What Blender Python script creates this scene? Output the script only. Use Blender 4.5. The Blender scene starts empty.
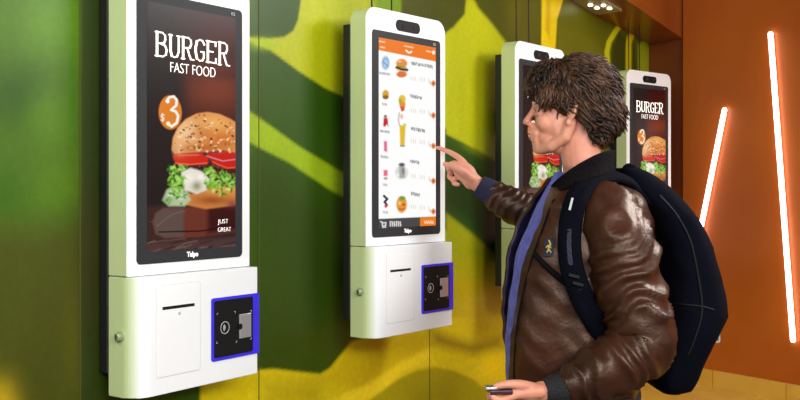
import bpy, bmesh, math, random
import numpy as np
from mathutils import Vector, Matrix, noise
from mathutils.bvhtree import BVHTree
random.seed(7)
SC = bpy.context.scene
COL = SC.collection
F = 1020.0; Y0 = 187.4; CAMZ = 1.45      # focal length in pixels, horizon row, lens height

def PX(px, py, d):
    """point seen at pixel (px,py) at depth d"""
    return Vector(((px - 400) / F * d, d, CAMZ + (Y0 - py) / F * d))

def s2l(c):
    return tuple(((x/255.)/12.92 if x/255. <= .04045 else ((x/255.+.055)/1.055)**2.4) for x in c)

# ------------------------------------------------------------------ materials
def mat(name, col, rough=.5, metal=0., spec=.5, emit=None, strength=1., bump=None, vary=None, coat=0., lin=False):
    m = bpy.data.materials.new(name); m.use_nodes = True
    nt = m.node_tree; b = nt.nodes['Principled BSDF']
    c = col if lin else s2l(col)
    b.inputs['Base Color'].default_value = (*c, 1)
    b.inputs['Roughness'].default_value = rough
    b.inputs['Metallic'].default_value = metal
    b.inputs['Specular IOR Level'].default_value = spec
    b.inputs['Coat Weight'].default_value = coat
    if emit is not None:
        b.inputs['Emission Color'].default_value = (*s2l(emit), 1)
        b.inputs['Emission Strength'].default_value = strength
    tc = nt.nodes.new('ShaderNodeTexCoord')
    if vary:
        sc, c2, det = vary
        n = nt.nodes.new('ShaderNodeTexNoise'); n.inputs['Scale'].default_value = sc; n.inputs['Detail'].default_value = det
        nt.links.new(tc.outputs['Object'], n.inputs['Vector'])
        r = nt.nodes.new('ShaderNodeValToRGB')
        r.color_ramp.elements[0].position = .35; r.color_ramp.elements[1].position = .68
        r.color_ramp.elements[0].color = (*c, 1); r.color_ramp.elements[1].color = (*s2l(c2), 1)
        nt.links.new(n.outputs['Fac'], r.inputs['Fac']); nt.links.new(r.outputs['Color'], b.inputs['Base Color'])
    if bump:
        sc, st, det = bump
        n = nt.nodes.new('ShaderNodeTexNoise'); n.inputs['Scale'].default_value = sc; n.inputs['Detail'].default_value = det
        n.inputs['Distortion'].default_value = .4
        nt.links.new(tc.outputs['Object'], n.inputs['Vector'])
        bp = nt.nodes.new('ShaderNodeBump'); bp.inputs['Strength'].default_value = st; bp.inputs['Distance'].default_value = .01
        nt.links.new(n.outputs['Fac'], bp.inputs['Height']); nt.links.new(bp.outputs['Normal'], b.inputs['Normal'])
    return m

def attr_mat(name, rough=.5, emission=None, spec=.5, coat=0.):
    m = bpy.data.materials.new(name); m.use_nodes = True
    nt = m.node_tree; b = nt.nodes['Principled BSDF']
    a = nt.nodes.new('ShaderNodeAttribute'); a.attribute_name = 'Col'
    b.inputs['Roughness'].default_value = rough; b.inputs['Specular IOR Level'].default_value = spec
    if emission is None:
        n = nt.nodes.new('ShaderNodeTexNoise'); n.inputs['Scale'].default_value = 60; n.inputs['Detail'].default_value = 5
        tc = nt.nodes.new('ShaderNodeTexCoord'); nt.links.new(tc.outputs['Object'], n.inputs['Vector'])
        mp = nt.nodes.new('ShaderNodeMapRange'); mp.inputs['To Min'].default_value = .82; mp.inputs['To Max'].default_value = 1.18
        nt.links.new(n.outputs['Fac'], mp.inputs['Value'])
        vm = nt.nodes.new('ShaderNodeVectorMath'); vm.operation = 'SCALE'
        nt.links.new(a.outputs['Color'], vm.inputs[0]); nt.links.new(mp.outputs['Result'], vm.inputs['Scale'])
        nt.links.new(vm.outputs['Vector'], b.inputs['Base Color'])
    else:
        b.inputs['Base Color'].default_value = (0, 0, 0, 1)
        nt.links.new(a.outputs['Color'], b.inputs['Emission Color'])
        b.inputs['Emission Strength'].default_value = emission
    b.inputs['Coat Weight'].default_value = coat
    return m

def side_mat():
    """white kiosk shell with green bounce light painted on the left flank"""
    m = mat('kiosk_shell_bounce_tint', (238, 239, 238), .32)
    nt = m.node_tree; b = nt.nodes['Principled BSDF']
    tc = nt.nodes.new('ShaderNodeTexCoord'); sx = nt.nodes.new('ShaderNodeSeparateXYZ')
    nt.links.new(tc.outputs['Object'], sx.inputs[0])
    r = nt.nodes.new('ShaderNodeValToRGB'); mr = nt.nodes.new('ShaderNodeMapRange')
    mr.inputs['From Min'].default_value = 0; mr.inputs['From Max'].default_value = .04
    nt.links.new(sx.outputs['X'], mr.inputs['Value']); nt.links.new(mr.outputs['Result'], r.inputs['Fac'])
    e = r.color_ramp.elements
    e[0].position = .03; e[0].color = (*s2l((194, 207, 148)), 1)  # bounce light put into the colour, fading out round the corner
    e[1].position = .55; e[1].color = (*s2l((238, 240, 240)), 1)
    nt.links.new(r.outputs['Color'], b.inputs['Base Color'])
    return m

M = {}
M['white'] = mat('white_powder_coat', (238, 240, 240), .35)
M['green'] = mat('green_bounce_coat', (194, 207, 148), .4)  # green bounce light painted onto the left side of the upper housing
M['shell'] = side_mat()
M['black'] = mat('black_plastic', (15, 16, 17), .6, spec=.25)
M['bracket'] = mat('black_steel', (10, 12, 8), .6)
M['bezel'] = mat('dark_bezel_glass', (50, 51, 53), .45, spec=.12)
M['screen'] = attr_mat('lit_display', .3, emission=1.0, spec=.18)
M['blue'] = mat('blue_reader_frame', (62, 52, 225), .35, vary=(30, (58, 48, 215), 1))
M['metal'] = mat('brushed_metal', (190, 190, 190), .35, metal=.6)
M['lock'] = mat('lock_metal', (165, 180, 135), .3, metal=.4)
M['ink'] = mat('white_lettering', (240, 238, 232), .5, emit=(240, 236, 228), strength=.9)
M['mark'] = mat('grey_mark', (190, 190, 190), .5)
M['groove'] = mat('panel_groove', (196, 198, 198), .6)
M['lens'] = mat('camera_lens_glass', (40, 42, 60), .1, coat=1.)
M['mural'] = attr_mat('printed_mural', .42, spec=.35)
M['seam'] = mat('mural_panel_seam', (74, 72, 8), .7)
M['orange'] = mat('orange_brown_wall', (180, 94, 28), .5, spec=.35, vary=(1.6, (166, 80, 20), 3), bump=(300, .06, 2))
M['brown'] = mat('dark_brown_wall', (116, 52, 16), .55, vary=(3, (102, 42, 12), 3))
M['soffit'] = mat('brown_soffit', (148, 78, 26), .28, vary=(2.5, (128, 62, 18), 3))
M['soffitface'] = M['soffit']
M['tube'] = mat('glowing_tube', (255, 240, 235), .4, emit=(255, 232, 226), strength=6.)
M['tubeback'] = mat('tube_holder', (230, 150, 110), .5)
M['ledge'] = mat('yellow_ledge', (226, 184, 84), .45, vary=(6, (206, 160, 62), 4), bump=(40, .1, 3))
M['floor'] = mat('dark_floor', (70, 55, 40), .5, vary=(4, (84, 66, 48), 4))
M['ceiling'] = mat('dark_ceiling', (90, 80, 60), .8)
M['tray'] = mat('grey_lamp_tray', (172, 160, 120), .4)
M['bulb'] = mat('lamp_glow', (255, 245, 220), .4, emit=(255, 242, 215), strength=6.)
M['skin'] = mat('skin', (226, 158, 132), .5, vary=(18, (214, 140, 114), 3), bump=(220, .08, 3))
M['skin'].node_tree.nodes['Principled BSDF'].inputs['Subsurface Weight'].default_value = .15
M['skin'].node_tree.nodes['Principled BSDF'].inputs['Subsurface Radius'].default_value = (.012, .004, .002)
M['lip'] = mat('lips', (190, 96, 90), .45)
M['eye'] = mat('eye_white', (225, 220, 215), .2)
M['iris'] = mat('iris', (50, 36, 26), .2)
M['hair'] = mat('brown_hair', (32, 19, 13), .5, vary=(20, (84, 54, 34), 2), spec=.4)
M['leather'] = mat('brown_leather', (42, 21, 14), .38, vary=(7, (70, 37, 24), 4), bump=(34, .3, 6), spec=.5)
M['lining'] = mat('slate_lining', (66, 62, 112), .7, vary=(14, (26, 22, 42), 3), bump=(60, .5, 3))
M['darkknit'] = mat('black_knit', (20, 19, 22), .8, bump=(200, .5, 2))
M['navyknit'] = mat('navy_knit', (26, 27, 56), .8, bump=(200, .5, 2))
M['collar'] = mat('dark_collar', (15, 11, 13), .9, spec=.1, bump=(90, .4, 3))
M['shirt'] = mat('blue_shirt', (84, 88, 190), .7, vary=(40, (108, 112, 208), 3), bump=(60, .4, 3))
M['bag'] = mat('navy_bag_nylon', (7, 8, 18), .9, spec=.08, bump=(60, .15, 3), vary=(10, (5, 6, 17), 3))
M['strap'] = mat('navy_strap_webbing', (24, 27, 50), .65, bump=(250, .4, 2))
M['trouser'] = mat('dark_trouser_cloth', (40, 38, 46), .8)
M['shoe'] = mat('dark_shoe_leather', (28, 24, 22), .5)
M['gold'] = mat('gold_thread', (196, 172, 90), .6)
M['navy'] = mat('navy_patch', (24, 28, 48), .7)
M['card'] = mat('dark_plum_case', (66, 18, 34), .35)
M['silver'] = mat('silver_edge', (205, 205, 205), .25, metal=.7)

M['leather'].node_tree.nodes['Principled BSDF'].inputs['Specular Tint'].default_value = (1, .78, .62, 1)
# ------------------------------------------------------------------ helpers
def link(name, me, m, parent=None, smooth=False):
    o = bpy.data.objects.new(name, me); COL.objects.link(o)
    ms = m if isinstance(m, (list, tuple)) else [m]
    if not me.materials:
        for x in ms: me.materials.append(x)
    if smooth:
        me.polygons.foreach_set('use_smooth', [True]*len(me.polygons)); me.update()
    if parent: o.parent = parent
    return o
def tag(o, label, cat, group=None):
    o['label'] = label; o['category'] = cat
    if group: o['group'] = group
    return o
def empty(name, loc, rz=0.):
    o = bpy.data.objects.new(name, None); COL.objects.link(o); o.location = loc; o.rotation_euler = (0, 0, rz)
    o.empty_display_size = .1
    return o
def struct(name, me, m):
    o = link(name, me, m); o['kind'] = 'structure'; return o
def mesh(name, vs, fs):
    me = bpy.data.meshes.new(name); me.from_pydata([tuple(v) for v in vs], [], fs); me.update(); return me
def bm2me(name, bm):
    bmesh.ops.recalc_face_normals(bm, faces=bm.faces)
    me = bpy.data.meshes.new(name); bm.to_mesh(me); bm.free(); return me
def box_me(name, lo, hi, bev=0., seg=2):
    bm = bmesh.new(); bmesh.ops.create_cube(bm, size=1)
    for v in bm.verts:
        v.co = Vector([lo[i] + (v.co[i]+.5)*(hi[i]-lo[i]) for i in range(3)])
    if bev: bmesh.ops.bevel(bm, geom=bm.edges[:], offset=bev, segments=seg, affect='EDGES', profile=.5)
    return bm2me(name, bm)
def prism_me(name, poly, axis, a, b, bev=0., which='both'):
    """extrude 2D polygon; axis 'y': poly is (x,z) from y=a to y=b; axis 'z': poly is (x,y)"""
    bm = bmesh.new()
    def mk(p, t): return (p[0], t, p[1]) if axis == 'y' else (p[0], p[1], t)
    v0 = [bm.verts.new(mk(p, a)) for p in poly]; v1 = [bm.verts.new(mk(p, b)) for p in poly]
    fa = bm.faces.new(v0); fb = bm.faces.new(v1[::-1]); n = len(poly)
    for i in range(n): bm.faces.new((v0[i], v1[i], v1[(i+1) % n], v0[(i+1) % n]))
    if bev:
        es = set()
        if which in ('both', 'a'): es |= set(fa.edges)
        if which in ('both', 'b'): es |= set(fb.edges)
        bmesh.ops.bevel(bm, geom=list(es), offset=bev, segments=3, affect='EDGES', profile=.5)
    return bm2me(name, bm)
def rrect(x0, z0, x1, z1, r, n=8):
    """r: (bl, br, tr, tl)"""
    if not isinstance(r, (tuple, list)): r = (r,)*4
    out = []
    for (cx, cz, a0, rr) in ((x0+r[0], z0+r[0], 180, r[0]), (x1-r[1], z0+r[1], 270, r[1]), (x1-r[2], z1-r[2], 0, r[2]), (x0+r[3], z1-r[3], 90, r[3])):
        if rr < 1e-5: out.append((cx, cz)); continue
        for k in range(n+1):
            a = math.radians(a0 + 90*k/n); out.append((cx+rr*math.cos(a), cz+rr*math.sin(a)))
    return out
def cyl_me(name, p0, p1, r, n=16, r1=None):
    return tube_me(name, [p0, p1], [r, r if r1 is None else r1], n)
def frames(pts):
    ts = []
    for i in range(len(pts)):
        a = pts[max(i-1, 0)]; b = pts[min(i+1, len(pts)-1)]; ts.append((b-a).normalized())
    up = Vector((0, 0, 1)) if abs(ts[0].z) < .9 else Vector((1, 0, 0))
    n = (up - ts[0]*up.dot(ts[0])).normalized(); out = []
    for t in ts:
        n = (n - t*n.dot(t)).normalized(); out.append((t, n, t.cross(n)))
    return out
def tube_geo(pts, rad, n=16, round_ends=True):
    pts = [Vector(p) for p in pts]; rad = list(rad)
    if round_ends:      # hemispherical tips
        t0 = (pts[0]-pts[1]).normalized(); t1 = (pts[-1]-pts[-2]).normalized()
        a, b = [], []
        for k in (1., .85, .5):
            r = rad[0]; a.append((pts[0]+t0*r*k, r*math.sqrt(max(1-k*k, .002))))
            r = rad[-1]; b.append((pts[-1]+t1*r*k, r*math.sqrt(max(1-k*k, .002))))
        b = b[::-1]
        pts = [x[0] for x in a]+pts+[x[0] for x in b]; rad = [x[1] for x in a]+rad+[x[1] for x in b]
    fr = frames(pts); vs, fs = [], []
    for p, r, (t, u, w) in zip(pts, rad, fr):
        for k in range(n):
            a = 2*math.pi*k/n; vs.append(p + (u*math.cos(a)+w*math.sin(a))*r)
    for i in range(len(pts)-1):
        for k in range(n):
            k2 = (k+1) % n; fs.append((i*n+k, i*n+k2, (i+1)*n+k2, (i+1)*n+k))
    fs.append(tuple(range(n))[::-1]); fs.append(tuple((len(pts)-1)*n+k for k in range(n)))
    return vs, fs
def tube_me(name, pts, rad, n=16, round_ends=False):
    if not isinstance(rad, (list, tuple)): rad = [rad]*len(pts)
    return mesh(name, *tube_geo(pts, rad, n, round_ends))
def join_geo(lst):
    V, Fc = [], []
    for vs, fs in lst:
        o = len(V); V += list(vs); Fc += [tuple(i+o for i in f) for f in fs]
    return V, Fc
def ell_geo(c, r, ax=None, nu=20, nv=12):
    c = Vector(c); ax = ax or (Vector((1, 0, 0)), Vector((0, 1, 0)), Vector((0, 0, 1)))
    vs, fs = [], []
    for j in range(nv+1):
        th = math.pi*j/nv
        for i in range(nu):
            ph = 2*math.pi*i/nu; s = max(math.sin(th), .002)
            vs.append(c + ax[0]*(r[0]*s*math.cos(ph)) + ax[1]*(r[1]*s*math.sin(ph)) + ax[2]*(r[2]*math.cos(th)))
    for j in range(nv):
        for i in range(nu):
            i2 = (i+1) % nu; fs.append((j*nu+i, (j+1)*nu+i, (j+1)*nu+i2, j*nu+i2))
    fs.append(tuple(range(nu))); fs.append(tuple(nv*nu+i for i in range(nu))[::-1])
    return vs, fs
def fused(name, geos, voxel, smooth=4, fac=.5, disp=None):
    """union of overlapping closed shapes -> one continuous surface"""
    me = mesh(name, *join_geo(geos))
    bm = bmesh.new(); bm.from_mesh(me); bmesh.ops.recalc_face_normals(bm, faces=bm.faces); bm.to_mesh(me); bm.free()
    o = bpy.data.objects.new('tmp', me); COL.objects.link(o)
    r = o.modifiers.new('r', 'REMESH'); r.mode = 'VOXEL'; r.voxel_size = voxel
    if smooth:
        s = o.modifiers.new('s', 'SMOOTH'); s.iterations = smooth; s.factor = fac
    dg = bpy.context.evaluated_depsgraph_get(); dg.update()
    out = bpy.data.meshes.new_from_object(o.evaluated_get(dg))
    bpy.data.objects.remove(o); out.name = name
    if disp:
        out.update(); cs = [(v.co.copy(), v.normal.copy()) for v in out.vertices]
        for v, (c, n) in zip(out.vertices, cs): v.co = c + n*disp(c)
        out.update()
    return out
def catmull(P, n, closed=False):
    P = [Vector(p) for p in P]; out = []; m = len(P); segs = m if closed else m-1
    for i in range(segs):
        g = (lambda k: P[k % m]) if closed else (lambda k: P[min(max(k, 0), m-1)])
        a, b, c, d = g(i-1), g(i), g(i+1), g(i+2)
        for k in range(n):
            t = k/n
            out.append(.5*((2*b)+(c-a)*t+(2*a-5*b+4*c-d)*t*t+(3*b-a-3*c+d)*t**3))
    if not closed: out.append(P[-1])
    return out
def lerp_table(tab, x):
    xs = [t[0] for t in tab]
    return [float(np.interp(x, xs, [t[k] for t in tab])) for k in range(1, len(tab[0]))]
def smooth_path(ctrl, n=8):
    """ctrl: list of (Vector, radius) -> dense smooth path"""
    P = catmull([c[0] for c in ctrl], n); R = []
    for i in range(len(ctrl)-1):
        for k in range(n): R.append(ctrl[i][1]+(ctrl[i+1][1]-ctrl[i][1])*(.5-.5*math.cos(math.pi*k/n)))
    R.append(ctrl[-1][1]); return P, R

# ------------------------------------------------------------------ raster painter (flat printed / displayed artwork)
class Paint:
    def __init__(s, x, y, base):
        s.mask = None; s.x, s.y = x, y; s.c = np.zeros((len(x), 3)); s.c[:] = s2l(base)
    def mix(s, a, col):
        a = np.clip(a, 0, 1)
        if s.mask is not None: a = a*s.mask
        s.c += (np.array(s2l(col))-s.c)*a[:, None]
    def poly(s, pts, col, soft=.6, op=1.):
        n = len(pts); x, y = s.x, s.y; d = np.full(len(x), 1e9); ins = np.zeros(len(x), bool)
        for i in range(n):
            x0, y0 = pts[i]; x1, y1 = pts[(i+1) % n]
            ex, ey = x1-x0, y1-y0; L = ex*ex+ey*ey+1e-12
            t = np.clip(((x-x0)*ex+(y-y0)*ey)/L, 0, 1)
            d = np.minimum(d, np.hypot(x-x0-t*ex, y-y0-t*ey))
            if y1 != y0: ins ^= ((y0 > y) != (y1 > y)) & (x < (x1-x0)*(y-y0)/(y1-y0)+x0)
        sd = np.where(ins, -d, d); s.mix(op*(.5-sd/(2*soft)), col)
    def ell(s, cx, cy, rx, ry, col, soft=.6, op=1., rot=0.):
        c, sn = math.cos(rot), math.sin(rot); dx, dy = s.x-cx, s.y-cy
        u, v = (dx*c+dy*sn)/rx, (-dx*sn+dy*c)/ry
        s.mix(op*(.5-(np.hypot(u, v)-1)*min(rx, ry)/(2*soft)), col)
    def blob(s, cx, cy, rx, ry, col, op=1.):
        s.mix(op*np.exp(-((s.x-cx)/rx)**2-((s.y-cy)/ry)**2), col)
    def line(s, pts, w, col, soft=.5, op=1.):
        d = np.full(len(s.x), 1e9)
        for (x0, y0), (x1, y1) in zip(pts[:-1], pts[1:]):
            ex, ey = x1-x0, y1-y0; L = ex*ex+ey*ey+1e-12
            t = np.clip(((s.x-x0)*ex+(s.y-y0)*ey)/L, 0, 1)
            d = np.minimum(d, np.hypot(s.x-x0-t*ex, s.y-y0-t*ey))
        s.mix(op*(.5-(d-w/2)/(2*soft)), col)
    def grain(s, k, amp, ox=0, mask=None):
        v = np.array([noise.noise(Vector((a*k, b*k, ox))) for a, b in zip(s.x, s.y)])
        f = 1+amp*v
        if mask is not None: f = np.where(mask, f, 1)
        s.c *= np.clip(f, .2, 2.5)[:, None]

def color_me(me, c):
    ca = me.color_attributes.new('Col', 'FLOAT_COLOR', 'POINT')
    rgba = np.ones((len(me.vertices), 4), dtype=np.float32); rgba[:, :3] = np.clip(c, 0, 1); ca.data.foreach_set('color', rgba.ravel())

# ------------------------------------------------------------------ the room
TH = math.radians(31.5)
D2 = Vector((math.sin(TH), math.cos(TH))); N2 = Vector((-math.cos(TH), math.sin(TH)))   # along / into the mural wall
WN = 1.792
def on_wall(px, py):
    k = (px-400)/F; d = WN/(N2[0]*k+N2[1]); return PX(px, py, d)
corner = on_wall(649, 200); CS = corner.x*D2[0]+corner.y*D2[1]
def wall_pt(s, h, off=0.):      # off > 0 stands out into the room
    return Vector((D2[0]*s+N2[0]*(WN-off), D2[1]*s+N2[1]*(WN-off), h))

def build_mural():
    ss = np.concatenate([np.arange(CS-8, CS-4.6, .1), np.arange(CS-4.6, CS, .0065)]); ss = np.append(ss, CS)
    hs = np.concatenate([np.arange(0, .6, .1), np.arange(.6, 2.6, .0065), np.arange(2.6, 3.01, .1)])
    S, H = np.meshgrid(ss, hs); S = S.ravel(); H = H.ravel()
    X = D2[0]*S+N2[0]*WN; Y = D2[1]*S+N2[1]*WN
    Yc = np.maximum(Y, .3)
    px = 400+F*X/Yc; py = Y0-F*(H-CAMZ)/Yc
    p = Paint(px, py, (42, 74, 3))
    # leafy blur on the left
    p.poly([(-4000, -4000), (84, -4000), (84, 4000), (-4000, 4000)], (62, 98, 6), soft=4)
    p.blob(45, 25, 45, 40, (84, 128, 6), .9); p.blob(20, 95, 30, 35, (30, 72, 2), .85); p.blob(12, 30, 14, 40, (62, 104, 4), .6)
    p.blob(50, 120, 25, 30, (80, 124, 6), .8); p.blob(55, 185, 40, 35, (76, 112, 4), .8); p.blob(5, 195, 25, 30, (42, 88, 4), .7)
    p.poly([(-900, 215), (40, 225), (110, 210), (110, 900), (-900, 900)], (62, 70, 5), soft=22)
    p.blob(40, 340, 40, 60, (64, 68, 6), .7); p.blob(0, 405, 18, 25, (190, 160, 20), .9); p.blob(75, 330, 12, 60, (90, 88, 6), .5)
    p.poly([(80, -900), (130, -900), (130, 900), (80, 900)], (36, 52, 4), soft=3, op=.85)
    p.blob(90, 260, 14, 90, (46, 42, 6), .8)
    # between first and second kiosk
    p.poly([(130, -900), (256, -900), (256, 900), (130, 900)], (50, 84, 3), soft=1, op=.8)
    p.poly([(200, 36), (249, 37), (270, 38.5), (284, 37), (293, 31), (298, 20), (301, 0), (302, -300), (452, -300), (452, 130), (352, 99), (345, 97), (325, 88), (300, 72), (270, 50), (249, 42), (200, 30)], (172, 178, 8), soft=1.2)
    p.poly([(200, 84), (249, 111), (258, 117), (300, 147), (345, 174), (400, 200), (460, 240), (460, 262), (352, 202), (330, 190), (290, 163), (258, 147), (249, 142), (200, 120)], (142, 168, 18), soft=1.4)
    p.blob(262, 44, 14, 6, (150, 185, 10), .7); p.blob(350, 5, 25, 30, (150, 160, 6), .6)
    p.poly([(256, 165), (300, 185), (352, 212), (352, 350), (256, 380)], (42, 64, 3), soft=14, op=.8)
    # above second kiosk
    p.poly([(372, -300), (452, -300), (452, 30), (372, 30)], (104, 134, 4), soft=6)
    p.poly([(402, -300), (470, -300), (467, 0), (462, 20), (452, 32), (440, 36), (425, 30), (402, 20)], (62, 68, 3), soft=2)
    # column between second and third kiosk
    p.poly([(446, 32), (465, 14), (469, -300), (545, -300), (545, 175), (500, 165), (480, 151), (446, 134)], (168, 172, 10), soft=1.2)
    p.blob(478, 90, 14, 80, (186, 184, 14), .6)
    p.poly([(402, -300), (468, -300), (466, 0), (462, 16), (454, 27), (444, 33), (430, 33), (402, 20)], (62, 68, 3), soft=2)
    p.poly([(472, -300), (541, -300), (541, 62), (520, 60), (507, 44), (492, 24), (478, 8), (472, -4)], (64, 70, 4), soft=2)
    p.blob(520, 10, 14, 30, (104, 96, 14), .6)
    p.poly([(446, 140), (480, 156), (545, 176), (545, 282), (505, 262), (475, 234), (446, 212)], (36, 70, 3), soft=4)
    p.poly([(446, 165), (500, 180), (545, 190), (545, 270), (500, 250), (470, 222), (446, 205)], (22, 48, 2), soft=6)
    p.poly([(446, 213), (475, 236), (505, 263), (545, 284), (545, 900), (446, 900)], (150, 152, 10), soft=2)
    p.poly([(446, 270), (560, 280), (560, 900), (446, 900)], (186, 160, 8), soft=22)
    # yellow petals at the bottom
    p.poly([(200, 372), (258, 370), (275, 369), (300, 372), (320, 374), (330, 368), (345, 350), (352, 342), (380, 332), (440, 315), (452, 318), (700, 300), (700, 900), (200, 900)], (208, 186, 10), soft=1.5)
    for k in range(60): x0 = random.uniform(250, 520); y0 = random.uniform(392 if x0 < 350 else 362, 404); p.line([(x0, y0), (x0+random.uniform(10, 40), y0-random.uniform(2, 14))], random.uniform(1, 4), random.choice([(226, 204, 30), (178, 154, 6), (236, 214, 46)]), soft=3, op=.35)
    p.poly([(352, 344), (430, 335), (430, 350), (400, 372), (360, 392), (330, 386), (318, 380), (332, 372)], (198, 172, 8), soft=5, op=.8)
    p.poly([(300, 410), (340, 398), (375, 380), (400, 362), (430, 348), (432, 358), (405, 372), (385, 388), (365, 402)], (232, 204, 30), soft=3)
    p.poly([(368, 402), (385, 389), (400, 378), (418, 370), (435, 367), (455, 371), (475, 380), (487, 392), (492, 420), (368, 420)], (156, 144, 6), soft=1.6)
    p.blob(430, 398, 26, 16, (138, 130, 6), .8)
    p.poly([(432, 330), (470, 342), (500, 336), (506, 348), (478, 356), (450, 350), (432, 344)], (138, 118, 8), soft=5, op=.85)
    p.blob(478, 312, 24, 18, (206, 180, 24), .7); p.blob(492, 366, 12, 14, (240, 206, 14), .9); p.blob(515, 385, 20, 20, (214, 186, 10), .9)
    p.poly([(256, 374), (300, 376), (320, 380), (330, 392), (320, 410), (256, 410)], (188, 166, 12), soft=6, op=.6)
    # behind the head and round the far kiosk
    p.poly([(545, -300), (700, -300), (700, 190), (545, 190)], (88, 92, 6), soft=1)
    p.poly([(556, 22), (600, 40), (608, 70), (604, 200), (556, 200)], (98, 100, 10), soft=4)
    p.poly([(520, -200), (541, -200), (541, 60), (520, 60)], (80, 80, 10), soft=1)
    p.poly([(543, -300), (560, -300), (563, 0), (557, 20), (555, 56), (541, 56), (542, 20)], (226, 198, 12), soft=.8)
    p.poly([(545, 30), (550, -100), (553, -100), (550, 40)], (196, 160, 10), soft=1.2, op=.7)
    p.line([(611, 100), (608, 66), (607, 52), (609, 42), (615, 32), (619, 27)], 5, (190, 190, 20), soft=.8)
    p.line([(628, 90), (628, 58), (628, 44), (632, 33)], 6.5, (206, 188, 16), soft=.8)
    p.poly([(612, 48), (619, 32), (626, 40), (625, 90), (612, 90)], (56, 66, 10), soft=1)
    p.poly([(633, 40), (636, 50), (637, 90), (632.5, 90)], (56, 66, 10), soft=.8)
    p.poly([(638, 44), (649, 38), (649, 90), (639, 90)], (146, 154, 18), soft=1)
    n = np.array([noise.noise(Vector((a*6, b*6, 1.3))) for a, b in zip(S, H)])
    p.c *= (1+.13*n)[:, None]
    nx, ny = len(ss), len(hs)
    vs = np.stack([X, Y, H], 1)
    I = np.arange(nx*ny).reshape(ny, nx)
    fs = np.stack([I[:-1, :-1], I[:-1, 1:], I[1:, 1:], I[1:, :-1]], -1).reshape(-1, 4)
    # a back skin so the wall has thickness
    me = bpy.data.meshes.new('wall_left'); extra = []
    for s_, h_ in ((ss[0], 0), (ss[-1], 0), (ss[-1], hs[-1]), (ss[0], hs[-1])): extra.append(wall_pt(s_, h_, -.12))
    b = len(vs); allv = [tuple(v) for v in vs]+[tuple(v) for v in extra]
    c00, c10, c11, c01 = int(I[0, 0]), int(I[0, -1]), int(I[-1, -1]), int(I[-1, 0])
    allf = [tuple(int(k) for k in f) for f in fs]+[(b+1, b, b+3, b+2), tuple(int(k) for k in I[:, 0])[::1]+(b+3, b), tuple(int(k) for k in I[:, -1])[::-1]+(b+1, b+2)]
    me.from_pydata(allv, [], allf); me.update()
    color_me(me, np.vstack([p.c, np.tile(s2l((60, 90, 10)), (4, 1))]))
    struct('wall_left', me, M['mural'])
build_mural()
def seam(n, px):
    q = on_wall(px, 200); s = q.x*D2[0]+q.y*D2[1]; w = .0016
    vs = [wall_pt(s+a, h, o) for h in (.02, 2.98) for (a, o) in ((-w, 0), (w, 0), (w, .001), (-w, .001))]
    struct('trim_%d' % n, mesh('trim', vs, [(0, 1, 2, 3), (4, 7, 6, 5), (0, 4, 5, 1), (1, 5, 6, 2), (2, 6, 7, 3), (3, 7, 4, 0)]), M['seam'])
seam(1, 80); seam(2, 258.8); seam(3, 429.5)

E2 = Vector((.573, -.819)).normalized(); EN = Vector((E2.y, -E2.x))          # along the end wall / towards the room
if EN.y > 0: EN = -EN
def end_pt(t, h, off=0.):
    return Vector((corner.x+E2.x*t+EN.x*off, corner.y+E2.y*t+EN.y*off, h))
def on_end(px, py, off=0.):
    k = (px-400)/F; cx, cy = corner.x+EN.x*off, corner.y+EN.y*off
    t = (k*cy-cx)/(E2.x-k*E2.y); d = cy+E2.y*t
    return PX(px, py, d), t
def end_box(name, t0, t1, h0, h1, o0, o1):
    vs = [end_pt(t, h, o) for h in (h0, h1) for (t, o) in ((t0, o0), (t1, o0), (t1, o1), (t0, o1))]
    bm = bmesh.new(); V = [bm.verts.new(v) for v in vs]
    for f in ((0, 1, 2, 3), (4, 7, 6, 5), (0, 4, 5, 1), (1, 5, 6, 2), (2, 6, 7, 3), (3, 7, 4, 0)): bm.faces.new([V[i] for i in f])
    return bm2me(name, bm)
_, T683 = on_end(683, 100, .012)
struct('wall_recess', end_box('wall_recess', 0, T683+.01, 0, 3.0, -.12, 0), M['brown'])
struct('wall_back', end_box('wall_back', T683, 5.2, 0, 3.0, -.12, .012), M['orange'])
PLZ = CAMZ-1.047
struct('baseboard_back', end_box('baseboard_back', T683-.2, 3.0, PLZ, PLZ+.093, .012, .03), M['ledge'])
struct('platform', end_box('platform', .02, 3.0, 0, PLZ, .012, .95), M['ledge'])
for i, px in enumerate((712.6, 786)):
    _, t = on_end(px, 380, .031)
    struct('trim_%d' % (4+i), end_box('trim', t-.0012, t+.0012, PLZ+.002, PLZ+.091, .0298, .0306), M['soffit'])
def slab(name, x0, y0, x1, y1, z0, z1, m): struct(name, box_me(name, (x0, y0, z0), (x1, y1, z1)), m)
slab('floor', -2.2, -2.2, 5.2, 6.2, -.1, 0, M['floor'])
slab('ceiling', -2.2, -2.2, 5.2, 6.2, 3.0, 3.1, M['ceiling'])

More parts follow.
